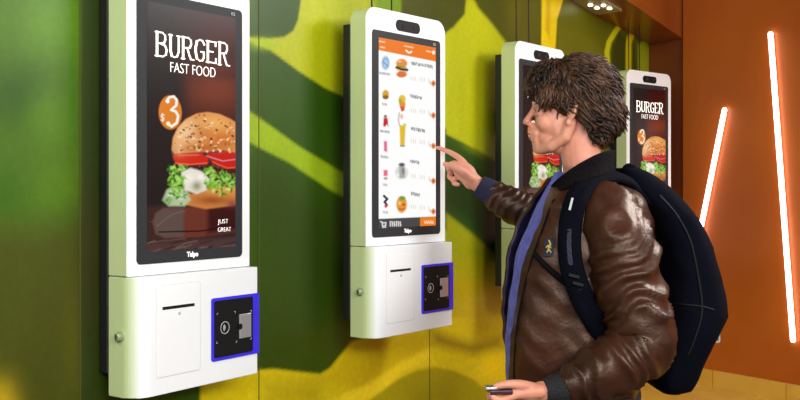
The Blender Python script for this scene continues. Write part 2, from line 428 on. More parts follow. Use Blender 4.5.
# soffit: a boxed beam along the mural wall
def soffit():
    bf = on_wall(649, 43.9); zf = bf.z
    ff, tt = on_end(682.5, 38.5, .0)
    bn = on_wall(570, 0); fn = PX(626.5, 0, bn.y); fn.z = bn.z
    e = 1.9          # carry on towards the camera beyond the frame
    bn2 = bf+(bn-bf)*e; fn2 = ff+(fn-ff)*e
    low = [bf, ff, fn2, bn2]; T = 2.998
    bm = bmesh.new(); a = [bm.verts.new(v) for v in low]; b = [bm.verts.new((v.x, v.y, T)) for v in low]
    bm.faces.new(a); bm.faces.new(b[::-1])
    for i in range(4): bm.faces.new((a[i], b[i], b[(i+1) % 4], a[(i+1) % 4]))
    me = bm2me('soffit', bm); o = struct('ceiling_soffit', me, M['soffit'])
    # underside plane for the lamp tray
    n = (ff-bf).cross(fn-bf).normalized()
    if n.z > 0: n = -n
    return bf, n
sb, sn = soffit()
def on_soffit(px, py, off=0.):
    r = PX(px, py, 1.)-Vector((0, 0, CAMZ)); o = Vector((0, 0, CAMZ)); b = sb+sn*off
    t = (b-o).dot(sn)/r.dot(sn); return o+r*t
tray = empty('ceiling_lamp_tray', on_soffit(597, 2))
tag(tray, 'grey metal lamp tray with four small bulbs under the brown ceiling beam', 'ceiling light')
def flat_quad(name, pts, n, th, m, parent):
    vs = [p for p in pts]+[p+n*th for p in pts]
    bm = bmesh.new(); V = [bm.verts.new(v-parent.location if parent.parent is None else v) for v in vs]
    for f in ((0, 1, 2, 3), (4, 7, 6, 5), (0, 4, 5, 1), (1, 5, 6, 2), (2, 6, 7, 3), (3, 7, 4, 0)): bm.faces.new([V[i] for i in f])
    return link(name, bm2me(name, bm), m, parent)
flat_quad('tray', [on_soffit(556, -8), on_soffit(592, -10), on_soffit(622, 9), on_soffit(596.5, 12.5)], sn, .012, M['tray'], tray)
for (x, y) in ((590.5, 4.5), (597, 7.5), (603.5, 5), (609.5, 8)):
    c = on_soffit(x, y, .012)-tray.location
    link('bulb', cyl_me('bulb', c, c+sn*.006, .011, 14), M['bulb'], tray)

# glowing tubes on the orange wall
def light_tube(a, b, label):
    p0, _ = on_end(*a, .030); p1, _ = on_end(*b, .030)
    e = empty('light_tube', p1)
    link('tube', tube_me('tube', [p0-p1, Vector((0, 0, 0))], .0125, 16, True), M['tube'], e, True)
    nrm = Vector((EN.x, EN.y, 0)); ax = (p0-p1).normalized(); sd = ax.cross(nrm)
    v = []
    for base in (Vector((0, 0, 0)), p0-p1):
        for s1, o1 in ((-1, -.0165), (1, -.0165), (1, -.009), (-1, -.009)): v.append(base+sd*.008*s1+nrm*o1)
    bm = bmesh.new(); V = [bm.verts.new(q) for q in v]
    for f in ((0, 1, 2, 3), (4, 7, 6, 5), (0, 4, 5, 1), (1, 5, 6, 2), (2, 6, 7, 3), (3, 7, 4, 0)): bm.faces.new([V[i] for i in f])
    link('mounting_rail', bm2me('mounting_rail', bm), M['tubeback'], e)
    tag(e, label, 'light', 'glowing tubes on the orange wall')
light_tube((770.5, 34), (793, 340), 'longer glowing white tube at the right, leaning left at its top on the orange wall')
light_tube((724.5, 110), (697.5, 245), 'shorter glowing white tube on the orange wall, its foot hidden by the backpack')

# ------------------------------------------------------------------ kiosks
W, HT, T, HB, TB, IN = .3987, .712, .0591, .2688, .0292, .0284
KP = [((-.608, 2.267), 34.3, -.201), ((-.101, 3.0), 38.3, -.176), ((.432, 3.835), 37.0, -.157), ((1.134, 5.108), 47.5, -.119)]
def kiosk_xy(k, px, py, v=0.):
    """pixel -> (u,h) on the front plane v of kiosk k (h measured from the seam between both housings)"""
    (X, Z), yaw, H = KP[k]; th = math.radians(yaw); d = (math.sin(th), math.cos(th)); n = (-math.cos(th), math.sin(th))
    x0, z0 = X+v*n[0], Z+v*n[1]; q = (px-400)/F
    u = (q*z0-x0)/(d[0]-q*d[1]); z = z0+u*d[1]
    return u, (Y0-py)/F*z-H
def kiosk_px(k, u, h, v=0.):
    (X, Z), yaw, H = KP[k]; th = math.radians(yaw); d = (math.sin(th), math.cos(th)); n = (-math.cos(th), math.sin(th))
    x = X+v*n[0]+u*d[0]; z = Z+v*n[1]+u*d[1]
    return 400+F*x/z, Y0-F*(H+h)/z
SU0, SU1, SH0, SH1 = .0575, .345, .054, .624

def screen_mesh(k, nu, nh, painter, name):
    us = np.linspace(SU0, SU1, nu); hs = np.linspace(SH0, SH1, nh)
    U, Hh = np.meshgrid(us, hs); U = U.ravel(); Hh = Hh.ravel()
    px, py = kiosk_px(k, U, Hh)
    p = Paint(px, py, (30, 24, 22)); painter(p)
    I = np.arange(nu*nh).reshape(nh, nu)
    fs = np.stack([I[:-1, :-1], I[:-1, 1:], I[1:, 1:], I[1:, :-1]], -1).reshape(-1, 4)
    me = bpy.data.meshes.new(name); me.from_pydata([(a, -.0024, b) for a, b in zip(U.tolist(), Hh.tolist())], [], fs.tolist()); me.update()
    color_me(me, p.c); return me

def poster(p):
    x, y = p.x, p.y
    p.poly([(100, -300), (300, -300), (300, 300), (100, 300)], (34, 24, 22))
    p.blob(225, 30, 40, 40, (66, 10, 6), .9); p.blob(215, 92, 34, 26, (124, 54, 32), .95); p.blob(205, 125, 30, 20, (84, 34, 22), .8)
    p.poly([(100, -300), (186, -300), (178, 20), (186, 100), (196, 300), (100, 300)], (32, 27, 27), soft=6, op=.75)
    p.blob(205, 52, 45, 8, (60, 18, 12), .6); p.blob(230, 75, 20, 5, (70, 22, 14), .6)
    p.poly([(190, -80), (240, -80), (240, 22), (192, 16)], (40, 6, 6), soft=8, op=.6)
    # table
    p.poly([(140, 207), (240, 200), (240, 300), (140, 300)], (58, 38, 34), soft=2)
    for i in range(26):
        yy = 212+i*1.7+random.uniform(-1, 1); xx = random.uniform(143, 215)
        p.line([(xx, yy+4), (xx+random.uniform(12, 40), yy)], .9, random.choice([(96, 72, 66), (36, 22, 22), (118, 90, 84), (44, 26, 26)]), soft=.7, op=.7)
    p.poly([(152, 222), (155, 213), (163, 208), (180, 208), (240, 203), (240, 231), (200, 237), (165, 238), (155, 234)], (106, 50, 38), soft=.8)
    p.poly([(152, 222), (155, 213), (163, 208), (183, 208), (183, 237), (165, 238), (155, 234)], (92, 74, 68), soft=1.5, op=.85)
    p.poly([(206, 207), (240, 203), (240, 230), (206, 235)], (58, 20, 18), soft=2, op=.7)
    p.line([(158, 232), (200, 231), (240, 225)], 1.4, (34, 14, 14)); p.line([(156, 226), (172, 214), (184, 211)], 1., (120, 104, 98), op=.6)
    p.poly([(140, 243), (240, 236), (240, 262), (140, 262)], (76, 54, 52), soft=1.4, op=.6)
    for i in range(22):
        xx = random.uniform(145, 228); yy = random.uniform(240, 250)
        p.line([(xx, yy+3), (xx+random.uniform(6, 14), yy)], 1., random.choice([(120, 92, 88), (40, 26, 26)]), soft=.6, op=.8)
    # bottom bun
    p.poly([(178, 186), (190, 194), (238, 180), (242, 200), (236, 205), (205, 209), (186, 205), (180, 197)], (204, 128, 62), soft=1)
    p.blob(212, 200, 18, 5, (150, 74, 30), .9); p.blob(222, 190, 14, 5, (226, 160, 78), .9); p.blob(232, 204, 6, 4, (112, 44, 52), .7)
    # trailing lettuce
    p.poly([(162, 200), (166, 190), (172, 186), (186, 190), (190, 200), (184, 206), (168, 206)], (176, 196, 152), soft=1.4)
    p.blob(168, 200, 4, 3, (92, 150, 40), .7)
    for i in range(30): p.ell(random.uniform(165, 186), random.uniform(190, 204), random.uniform(.8, 2.6), random.uniform(.6, 1.6), random.choice([(206, 220, 190), (128, 168, 92), (96, 140, 60), (224, 232, 212)]), soft=.5, op=.8, rot=random.uniform(0, 3))
    # patty
    p.poly([(178, 160), (240, 155), (240, 178), (178, 182)], (62, 32, 26), soft=1)
    for i in range(150):
        p.ell(random.uniform(178, 238), random.uniform(160, 178), random.uniform(.6, 1.6), random.uniform(.5, 1.2), random.choice([(104, 60, 46), (40, 20, 18), (134, 82, 62), (84, 44, 32)]), soft=.5, op=.85)
    # sauce
    p.poly([(180, 172), (190, 168), (200, 171), (210, 178), (206, 190), (196, 194), (184, 190)], (228, 222, 206), soft=1.1)
    p.blob(196, 186, 5, 5, (120, 120, 60), .8); p.blob(200, 177, 4, 3, (250, 246, 236), .8); p.blob(188, 178, 5, 5, (248, 244, 232), .7)
    # lettuce
    for (cx, cy, r) in ((174, 172, 5), (172, 181, 5), (176, 190, 5), (180, 180, 4), (210, 172, 5), (214, 180, 6), (219, 187, 5), (208, 184, 4), (229, 184, 5), (236, 180, 5), (183, 166, 4), (224, 176, 3)):
        for j in range(26):
            p.ell(cx+random.gauss(0, r*.6), cy+random.gauss(0, r*.6), random.uniform(.7, 3), random.uniform(.5, 1.4), random.choice([(112, 176, 40), (60, 120, 20), (160, 210, 90), (40, 90, 16), (134, 192, 56), (190, 224, 130)]), soft=.7, rot=random.uniform(0, 3))
    # tomato, onion
    p.poly([(172, 156), (176, 153), (200, 153), (208, 158), (207, 164), (190, 165), (175, 164)], (206, 34, 16), soft=.8)
    p.poly([(206, 154), (225, 151), (242, 153), (242, 168), (226, 169), (212, 163)], (198, 28, 18), soft=.8)
    p.line([(175, 163), (190, 164.5), (206, 163)], 1.3, (236, 96, 60)); p.line([(212, 162), (226, 168), (241, 167)], 1.3, (232, 86, 60)); p.line([(178, 155.5), (198, 155)], 1.2, (240, 110, 80), op=.7)
    p.line([(176, 153), (195, 151), (212, 152), (228, 149), (241, 152)], 3.2, (124, 28, 62)); p.line([(186, 151.5), (204, 150.5), (222, 148), (240, 149)], 1.2, (212, 130, 160), op=.8)
    p.line([(206, 156), (222, 161), (238, 159)], 1.2, (214, 150, 170), op=.7)
    # bun top
    bun = [(171, 150), (172, 138), (177, 127), (185, 119), (196, 113.5), (207, 112), (219, 114), (230, 119), (242, 127), (242, 154), (222, 150), (200, 152), (182, 153), (174, 154)]
    p.poly(bun, (218, 146, 76), soft=.8)
    p.mask = (((x-207)/36.5)**2+((y-150)/38)**2 < .97).astype(float)
    p.blob(185, 132, 12, 14, (246, 202, 152), .85); p.blob(214, 124, 14, 9, (242, 178, 100), .8); p.blob(222, 140, 18, 8, (206, 104, 36), .85)
    p.blob(200, 148, 22, 4, (176, 84, 30), .8); p.blob(178, 146, 6, 8, (236, 180, 130), .7); p.blob(204, 133, 10, 7, (200, 116, 50), .6)
    for i in range(130):
        a, b = random.uniform(172, 240), random.uniform(114, 152)
        if ((a-207)/35)**2+((b-150)/37)**2 > .95: continue
        p.ell(a, b, random.uniform(.6, 1.9), random.uniform(.5, 1.2), random.choice([(250, 214, 160), (150, 72, 24), (238, 190, 126), (190, 98, 38), (96, 44, 18), (252, 224, 180)]), soft=.5, op=.7, rot=random.uniform(0, 3))
    for a, b in ((195, 126), (204, 121), (216, 130), (190, 137), (183, 130), (225, 126), (211, 139), (232, 136), (199, 142)):
        p.ell(a, b, 1.5, .9, (58, 28, 14), soft=.4, op=.9, rot=.5)
    p.mask = None
    # price badge
    p.ell(169.5, 112.5, 11.5, 17, (222, 128, 36), soft=.6, rot=-.04)
    three = [(166, 101), (168.5, 97.5), (173, 96.5), (176, 100), (175.5, 105.5), (170.5, 110), (175, 111.5), (177.5, 116), (176, 123), (171, 126.5), (167, 124)]
    p.line(three, 2.4, (252, 246, 234), soft=.5)
    p.ell(167, 101.5, 1.8, 1.8, (252, 246, 234)); p.ell(167.5, 123.5, 1.9, 1.9, (252, 246, 234))
    p.line([(163.4, 115), (161, 114.6), (160.6, 117), (163.2, 118), (162.8, 120.4), (160.4, 120)], 1., (250, 240, 224), soft=.4); p.line([(161.8, 113.2), (161.8, 121.8)], .6, (250, 240, 224), soft=.4)
    # faint pane of a window reflected is left to the renderer

def menu(p):
    p.poly([(300, -100), (500, -100), (500, 300), (300, 300)], (253, 253, 253))
    q = [(376, 60), (436, 60)]
    def row(xa, yl, xb, yr): return [(xa, yl), (xb, yr)]
    # header
    p.poly([(370, 30), (440, 48), (440, 62.6), (370, 48.6)], (236, 122, 22), soft=.5)
    for a, b, c in ((378.5, 41.2, 384), (404, 46, 412), (426, 51.2, 430), (380, 47, 384)):
        p.line([(a, b), (c, b+(c-a)*.2)], 1.3, (252, 214, 176), soft=.5, op=.9)
    p.line([(405.5, 50.6), (408.5, 53), (411, 51.8)], 1.6, (255, 244, 230), soft=.5); p.ell(433, 52.6, 1.5, 1.8, (255, 250, 240))
    # left column
    p.ell(385, 63, 3.8, 6.6, (120, 168, 214), soft=1); p.ell(385, 63.5, 2.2, 4, (176, 208, 236), soft=.8); p.line([(383, 62), (387, 66)], 1.2, (60, 110, 170), op=.7)
    p.ell(385, 94.6, 3.3, 4.6, (222, 160, 40), soft=.6); p.ell(385, 97.2, 3, 2, (140, 92, 36), soft=.6)
    p.poly([(383, 118), (387, 118), (387.8, 127), (386, 124.5), (384.5, 127), (382.5, 126)], (206, 32, 50), soft=.6); p.ell(384.8, 116.5, 1.6, 1.6, (120, 120, 60))
    p.poly([(383.2, 141), (386.4, 141.4), (386.6, 152), (383.4, 151)], (226, 100, 140), soft=.8)
    p.poly([(383, 170), (387, 170), (387, 176), (383, 176)], (232, 100, 130), soft=.8); p.ell(385, 178.4, 2, 1.4, (180, 160, 150))
    p.line([(383.4, 196), (386.6, 199), (384, 202), (386.2, 205)], 2.4, (44, 44, 66), soft=.5); p.ell(385.2, 206.2, 1.5, 1.6, (224, 50, 70))
    for a, b, w in ((379, 73, 12), (382, 104, 5), (380, 131, 10), (380.5, 156.5, 9), (382.5, 184.5, 5), (383, 212, 5)):
        for j in range(int(w/1.6)):
            xx = a+j*1.6; p.line([(xx, b+j*.2-.8), (xx+.5, b+j*.2+.9)], .9, (56, 56, 62), soft=.45, op=random.uniform(.55, .95))
    # dishes
    def prices(y, dy=0):
        for j in range(9):
            xx = 410.5+j*2.2
            if j % 4 != 3: p.line([(xx, y+dy+j*.25-1.8), (xx+.2, y+dy+j*.25+1.6)], .7, (214, 196, 178), soft=.5, op=.8)
        p.ell(429.5, y+dy+4.4, .9, 1.5, (242, 190, 150)); p.ell(432.8, y+dy+5, 2.1, 3, (238, 132, 58), soft=.6); p.ell(432.8, y+dy+5, .8, 1.1, (96, 60, 30), op=.8)
    def title(x, y, n, seed):
        rnd = random.Random(seed)
        for j in range(n):
            xx = x+j*1.55; p.line([(xx, y+j*.3-rnd.uniform(.7, 1.5)), (xx+rnd.uniform(-.5, .6), y+j*.3+rnd.uniform(.7, 1.5))], 1., (30, 30, 36), soft=.45, op=rnd.uniform(.7, 1))
    # burger
    p.ell(401, 63.5, 5.6, 4.6, (232, 142, 56), soft=.6); p.line([(396, 67.5), (401, 69.4), (406.5, 70)], 2.6, (60, 34, 26)); p.line([(396.5, 69.5), (401, 72), (406, 71.8)], 1.4, (244, 190, 40)); p.ell(401, 74.4, 5.2, 3.2, (222, 112, 60), soft=.6); p.line([(396.8, 66), (405.5, 68)], 1.3, (110, 150, 40))
    p.ell(399, 61.5, 1.8, 1., (250, 208, 150), op=.8)
    title(411, 63, 14, 1); prices(78.5)
    # wrap
    p.ell(401.5, 99.5, 3.6, 4.6, (236, 190, 60), soft=.6); p.ell(399.8, 101, 1.6, 2.4, (140, 184, 60)); p.poly([(398.4, 103), (404.8, 103.5), (403.6, 111), (400.6, 111.6)], (214, 80, 60), soft=.7); p.ell(402, 104, 2.6, 2.6, (230, 150, 40), soft=.7)
    title(410, 96, 8, 2); prices(110.5)
    # tall figure-like skewer in white and yellow
    p.line([(398.6, 113), (397.8, 120), (399, 126)], 1.3, (176, 156, 150), soft=.6, op=.8); p.poly([(399, 125), (405, 126), (404, 145.5), (399.6, 145.5)], (226, 188, 40), soft=.7); p.ell(404, 125, 1.8, 1.6, (206, 210, 60)); p.ell(401, 116.5, 1.6, 2.4, (228, 196, 170), soft=.7)
    p.line([(400, 146), (403.6, 146)], 1.5, (120, 84, 60), op=.8)
    title(411, 128.5, 9, 3); prices(141)
    # ice cup
    p.ell(401, 172.5, 6.4, 6.6, (214, 216, 212), soft=1.3); p.poly([(398.4, 164.6), (403.6, 165), (404.4, 178), (399, 178)], (172, 172, 168), soft=1); p.ell(401.2, 164.6, 3, 1.8, (84, 84, 84), soft=.7); p.ell(402.6, 171, 1.4, 3.6, (126, 128, 126), soft=.8); p.ell(396.6, 175, 2, 2, (238, 238, 236))
    title(410, 161, 6, 4); prices(176)
    # fried rice ball
    p.ell(401, 204.5, 5.3, 8.4, (232, 152, 60), soft=.7); p.ell(401.6, 198.4, 3.2, 2.2, (118, 160, 50), soft=.7); p.ell(399, 203, 1.4, 1.6, (250, 206, 120)); p.ell(403, 204.6, 1.4, 1.2, (190, 70, 30)); p.line([(398.6, 208.4), (401, 210), (403.6, 208)], 1., (170, 70, 30))
    title(411, 193.5, 6, 5); prices(206.5)
    # footer
    p.poly([(370, 219.2), (440, 216.2), (440, 240), (370, 240)], (72, 72, 74), soft=.5)
    p.poly([(419.5, 217.6), (440, 216.2), (440, 240), (419.5, 240)], (238, 126, 26), soft=.4)
    p.line([(380, 221.6), (381.4, 222), (382, 226), (385, 225.6), (385.2, 222.6), (381.8, 222.8)], 1.1, (236, 236, 236), soft=.4); p.ell(382.4, 227.6, .8, .9, (236, 236, 236)); p.ell(384.6, 227.3, .8, .9, (236, 236, 236))
    for j in range(6):
        xx = 389.6+j*2.; p.line([(xx, 221.6), (xx+.2, 226)], 1., (232, 232, 232), soft=.4); p.line([(xx, 221.6+(j % 3)*1.5), (xx+1.1, 221.6+(j % 3)*1.5)], .7, (220, 220, 220), soft=.4)
    for j in range(5):
        xx = 424+j*2.; p.line([(xx, 221.4-(j % 2)*.4), (xx+.6, 223.2)], 1., (255, 236, 214), soft=.45)
poster_me = screen_mesh(0, 180, 520, poster, 'poster_display')
menu_me = screen_mesh(1, 170, 500, menu, 'menu_display')

def text_me(s, size, x, z, y, width=None, bold=0., extr=.0004):
    cu = bpy.data.curves.new('t', 'FONT'); cu.body = s; cu.size = size; cu.extrude = extr; cu.offset = bold
    o = bpy.data.objects.new('t', cu); COL.objects.link(o); bpy.context.view_layer.update()
    dg = bpy.context.evaluated_depsgraph_get(); me = bpy.data.meshes.new_from_object(o.evaluated_get(dg)); bpy.data.objects.remove(o)
    xs = [v.co.x for v in me.vertices]; x0, x1 = min(xs), max(xs); k = (width/(x1-x0)) if width else 1
    for v in me.vertices: v.co = Vector((x+(v.co.x-x0)*k, y-v.co.z, z+v.co.y))
    return me
def slab_title(u0, u1, h0, h1, y):
    """BURGER in slab letters with small spurs"""
    G = {'B': [[(.12, 0), (.12, 1)], [(.12, 1), (.55, 1), (.74, .9), (.76, .74), (.66, .58), (.14, .52)], [(.4, .53), (.74, .47), (.86, .3), (.8, .1), (.58, 0), (.12, 0)]],
         'U': [[(.14, 1), (.14, .28), (.24, .06), (.45, 0), (.66, .06), (.78, .28), (.78, 1)]],
         'R': [[(.12, 0), (.12, 1)], [(.12, 1), (.55, 1), (.75, .9), (.77, .72), (.66, .55), (.14, .5)], [(.46, .5), (.62, .2), (.74, .02), (.92, 0)]],
         'G': [[(.84, .8), (.7, .96), (.45, 1), (.22, .9), (.12, .6), (.12, .4), (.22, .1), (.45, 0), (.68, .04), (.8, .18), (.8, .44), (.54, .44)]],
         'E': [[(.12, 0), (.12, 1)], [(.12, 1), (.78, 1), (.78, .82)], [(.14, .52), (.58, .52)], [(.12, 0), (.8, 0), (.82, .2)]]}
    ser = {'B': [(.12, 0), (.12, 1)], 'U': [(.14, 1), (.78, 1)], 'R': [(.12, 0), (.12, 1), (.86, 0)], 'G': [], 'E': [(.12, 0), (.12, 1)]}
    w = (u1-u0)/6; H = h1-h0; geo = []; th = .0042
    def bar(a, b, t):
        a, b = Vector(a), Vector(b); d = (b-a)
        if d.length < 1e-7: return
        d.normalize(); n = Vector((-d.y, d.x))*t/2; e = d*t*.35
        q = [a-e-n, b+e-n, b+e+n, a-e+n]
        vs = [(c.x, y, c.y) for c in q]+[(c.x, y+.0006, c.y) for c in q]
        geo.append((vs, [(0, 1, 2, 3), (7, 6, 5, 4), (0, 4, 5, 1), (1, 5, 6, 2), (2, 6, 7, 3), (3, 7, 4, 0)]))
    for i, ch in enumerate('BURGER'):
        big = 1.08 if i in (0, 5) else 1.
        def P(p): return (u0+(i+p[0]*.98)*w, h0+H*(1-big)*.5+p[1]*H*big)
        for st in G[ch]:
            for a, b in zip(st[:-1], st[1:]):
                A, B = P(a), P(b); vert = abs(B[1]-A[1]) > abs(B[0]-A[0])
                bar(A, B, th*1.7 if (vert and min(a[0], b[0]) < .2) else th*(1.25 if vert else .8))
        for s_ in ser[ch]:
            c = P(s_); bar((c[0]-.0062, c[1]), (c[0]+.0062, c[1]), th*.6)
    return mesh('title_lettering', *join_geo(geo))
u0, _ = kiosk_xy(0, 154.5, 45); u1, _ = kiosk_xy(0, 229, 50)
title_me = slab_title(u0, u1, kiosk_xy(0, 160, 55.5)[1], kiosk_xy(0, 160, 33.5)[1], -.0034)
u, h = kiosk_xy(0, 169.5, 72); u2, _ = kiosk_xy(0, 214.5, 70); sub_me = text_me('FAST FOOD', .0345, u, h, -.003, u2-u, -.0005)
ja, jb = kiosk_xy(0, 217, 223.6); just_me = text_me('JUST', .0155, ja, jb, -.003, .036, -.0003)
ga, gb = kiosk_xy(0, 217, 231.8); great_me = text_me('GREAT', .0155, ga, gb, -.003, .046, -.0003)
ta, tb_ = kiosk_xy(0, 186, 257.6); logo_me = text_me('Telpo', .0165, ta, tb_+.002, -.0034, .036, .0004)
ka, kb = kiosk_xy(0, 230.5, 15.5); model_me = text_me('K5', .012, ka, kb, -.0034)

# shared kiosk meshes (local axes: x right along the face, y into the wall, z up from the seam)
housing_me = prism_me('upper_housing', rrect(0, .0015, W, HT, (.003, .003, .042, .042), 10), 'y', 0, T, .0035)
bezel_me = prism_me('bezel', rrect(IN, .0268, W-IN, .6459, .011, 6), 'y', -.002, .004, .0008, 'a')
def base_plan():
    pl = [(0, T), (0, .012)]
    for k in range(1, 10):
        a = math.radians(90*k/9); pl.append((.046*(1-math.cos(a)), .012-(TB+.012)*math.sin(a)))
    pl += [(W-.003, -TB), (W, -TB+.003), (W, T)]
    return pl
base_me = prism_me('payment_housing', base_plan(), 'z', -HB, 0, .002)
bracket_me = box_me('mounting_plate', (-.004, T+.001, -HB+.05), (W-.05, T+.026, HT-.05), .002)
cam_u, cam_h = .5*W, .679
cam_me = prism_me('camera_module', rrect(.142, .656, .262, .690, .0165, 8), 'y', -.003, .003, .001, 'a')
def k1b(px, py): return kiosk_xy(0, px, py, -TB)
dr = [k1b(156, 286), k1b(200, 380)]
du0, dh1 = k1b(156.5, 286.5); du1, _ = k1b(200, 283); _, dh0 = k1b(158, 378)
def ring_prism(x0, z0, x1, z1, r, w, y0, y1, name):
    o = rrect(x0, z0, x1, z1, r, 6); i = rrect(x0+w, z0+w, x1-w, z1-w, max(r-w, .0008), 6); n = len(o)
    vs = [(p[0], y0, p[1]) for p in o]+[(p[0], y0, p[1]) for p in i]+[(p[0], y1, p[1]) for p in o]+[(p[0], y1, p[1]) for p in i]; fs = []
    for k in range(n):
        j = (k+1) % n
        fs += [(k, j, n+j, n+k), (2*n+k, 3*n+k, 3*n+j, 2*n+j), (k, 2*n+k, 2*n+j, j), (n+k, n+j, 3*n+j, 3*n+k)]
    return mesh(name, vs, fs)
door_me = prism_me('printer_door', rrect(du0, dh0, du1, dh1, .004, 4), 'y', -TB-.0012, -TB+.003, .0008, 'a')
groove_me = ring_prism(du0-.0012, dh0-.0012, du1+.0012, dh1+.0012, .005, .0013, -TB-.0004, -TB+.001, 'door_groove')
sa, sh = k1b(162, 308.6); sb_, _ = k1b(194, 305)
slot_me = box_me('receipt_slot', (sa, -TB-.0024, sh-.0035), (sb_, -TB-.0008, sh+.0035), .0008)
ia, ih = k1b(179, 313.4)
ind_me = cyl_me('indicator', Vector((ia, -TB-.0022, ih)), Vector((ia, -TB-.001, ih)), .0042, 16, .0042)
fu0, fh1 = k1b(211, 298.6); _, fh0 = k1b(211, 362)
frame_me = prism_me('card_reader', rrect(fu0, fh0, W+.0006, fh1, (.006, .001, .001, .006), 5), 'y', -TB-.0035, -TB+.06, .0014, 'a')
pu1, _ = k1b(251.5, 330)
plate_me = prism_me('reader_plate', rrect(fu0+.007, fh0+.008, pu1, fh1-.007, .004, 5), 'y', -TB-.0048, -TB-.002, .0005, 'a')
pa, pb = k1b(237.5, 338.5); pc, pd = k1b(249, 312.5)
pad_me = box_me('card_slot', (pa, -TB-.0085, pb), (pc, -TB-.0044, pd), .0015)
notch_me = cyl_me('card_notch', Vector((pa+.001, -TB-.0092, (pb+pd)/2)), Vector((pa+.001, -TB-.0075, (pb+pd)/2)), .0075, 18)
def symbol():
    c = k1b(223.5, 327.5); geo = []; y = -TB-.0053
    def arc(cx, cz, r, a0, a1, w):
        n = 18; vs = []; fs = []
        for k in range(n+1):
            a = math.radians(a0+(a1-a0)*k/n)
            for rr in (r-w/2, r+w/2):
                for yy in (y, y+.0006): vs.append((cx+rr*math.cos(a), yy, cz+rr*math.sin(a)))
        for k in range(n):
            b = k*4; fs += [(b, b+2, b+6, b+4), (b+1, b+5, b+7, b+3), (b, b+4, b+5, b+1), (b+2, b+3, b+7, b+6)]
        geo.append((vs, fs))
    arc(c[0], c[1], .0145, 0, 360, .0016)
    for r in (.0035, .0065, .0095): arc(c[0]+.004, c[1], r, 125, 235, .0016)
    return mesh('contactless_symbol', *join_geo(geo))
symbol_me = symbol()
marks_me = []
for (px, py, sx, sz) in ((215.5, 313, 1, -1), (215, 343.5, 1, 1), (234, 311, -1, -1), (235.5, 342, -1, 1), (250, 310, -1, -1), (250, 338.8, -1, 1)):
    c = k1b(px, py); y = -TB-.0053; w_ = .0009
    L_ = [(0, 0), (sx*.005, 0), (sx*.005, sz*w_), (sx*w_, sz*w_), (sx*w_, sz*.005), (0, sz*.005)]
    marks_me.append(prism_me('corner_mark', [(c[0]+a, c[1]+b) for a, b in L_], 'y', y, y+.0006))
lock_me = tube_me('lock', [Vector((.001, .018, -.132)), Vector((-.004, .018, -.132)), Vector((-.005, .018, -.132)), Vector((-.0125, .018, -.132)), Vector((-.014, .018, -.132))], [.0115, .0115, .009, .009, .007], 24)
key_me = box_me('keyhole', (-.0150, .0165, -.138), (-.0138, .0195, -.126))
cab = [tube_me('cable', [Vector((u_, .035, HT-.003)), Vector((u_+.002, .038, HT+.35)), Vector((u_, .05, 1.10))], .0024, 8) for u_ in (.07, .165)]

def make_kiosk(loc, yaw, display, is_poster):
    e = empty('ordering_kiosk', loc, math.radians(90-yaw))
    hsg = link('upper_housing', housing_me, M['white'], e)
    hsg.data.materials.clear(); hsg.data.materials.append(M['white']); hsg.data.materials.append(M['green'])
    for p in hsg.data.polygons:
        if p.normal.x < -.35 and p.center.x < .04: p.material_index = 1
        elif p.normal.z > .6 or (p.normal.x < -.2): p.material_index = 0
    link('mounting_plate', bracket_me, M['bracket'], e)
    bz = link('bezel', bezel_me, M['bezel'], e)
    link('display', display, M['screen'], bz)
    link('logo_lettering', logo_me, M['ink'], bz); link('model_lettering', model_me, M['mark'], bz)
    if is_poster:
        link('title_lettering', title_me, M['ink'], bz); link('subtitle_lettering', sub_me, M['ink'], bz)
        link('slogan_lettering', just_me, M['ink'], bz); link('slogan_lettering', great_me, M['ink'], bz)
    cm = link('camera_module', cam_me, M['black'], e)
    for u_, r in ((.178, .0085), (.232, .006)):
        link('camera_lens', cyl_me('camera_lens', Vector((u_, -.0042, .673)), Vector((u_, -.002, .673)), r, 20), M['lens'], cm)
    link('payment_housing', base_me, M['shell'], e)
    d = link('printer_door', door_me, M['white'], e)
    link('door_groove', groove_me, M['groove'], d); link('receipt_slot', slot_me, M['black'], d); link('indicator', ind_me, M['mark'], d)
    c = link('card_reader', frame_me, M['blue'], e)
    link('reader_plate', plate_me, M['black'], c); link('card_slot', pad_me, M['metal'], c); link('card_notch', notch_me, M['black'], c)
    link('contactless_symbol', symbol_me, M['mark'], c); [link('corner_mark', mm, M['mark'], c) for mm in marks_me]
    l = link('lock', lock_me, M['lock'], e); link('keyhole', key_me, M['black'], l)
    for cme in cab: link('cable', cme, M['black'], e)
    # arm that carries the kiosk on the wall
    th = math.radians(yaw); R = Matrix.Rotation(math.radians(90-yaw), 4, 'Z'); L = Matrix.Translation(loc) @ R
    inv = L.inverted(); vs = []
    for u_ in (.16, .31):
        for z_ in (-.1, .42):
            a = L @ Vector((u_, T+.02, z_)); g = WN-(N2[0]*a.x+N2[1]*a.y)
            vs.append((Vector((u_, T+.015, z_)), inv @ (a+Vector((N2[0], N2[1], 0))*(g-.0005))))
    geo = []
    for (a, b) in vs:
        q = [a+Vector((dx, 0, dz)) for dx, dz in ((-.02, -.04), (.02, -.04), (.02, .04), (-.02, .04))]; w = [b+Vector((dx, 0, dz)) for dx, dz in ((-.02, -.04), (.02, -.04), (.02, .04), (-.02, .04))]
        # keep the wall end flush with the wall plane
        w2 = []
        for c_ in w:
            Wc = L @ c_; g = WN-(N2[0]*Wc.x+N2[1]*Wc.y); w2.append(inv @ (Wc+Vector((N2[0], N2[1], 0))*(g-.0005)))
        geo.append((q+w2, [(0, 1, 2, 3), (7, 6, 5, 4), (0, 4, 5, 1), (1, 5, 6, 2), (2, 6, 7, 3), (3, 7, 4, 0)]))
    for g_ in geo: link('wall_bracket', mesh('wall_bracket', *g_), M['bracket'], e)
    return e
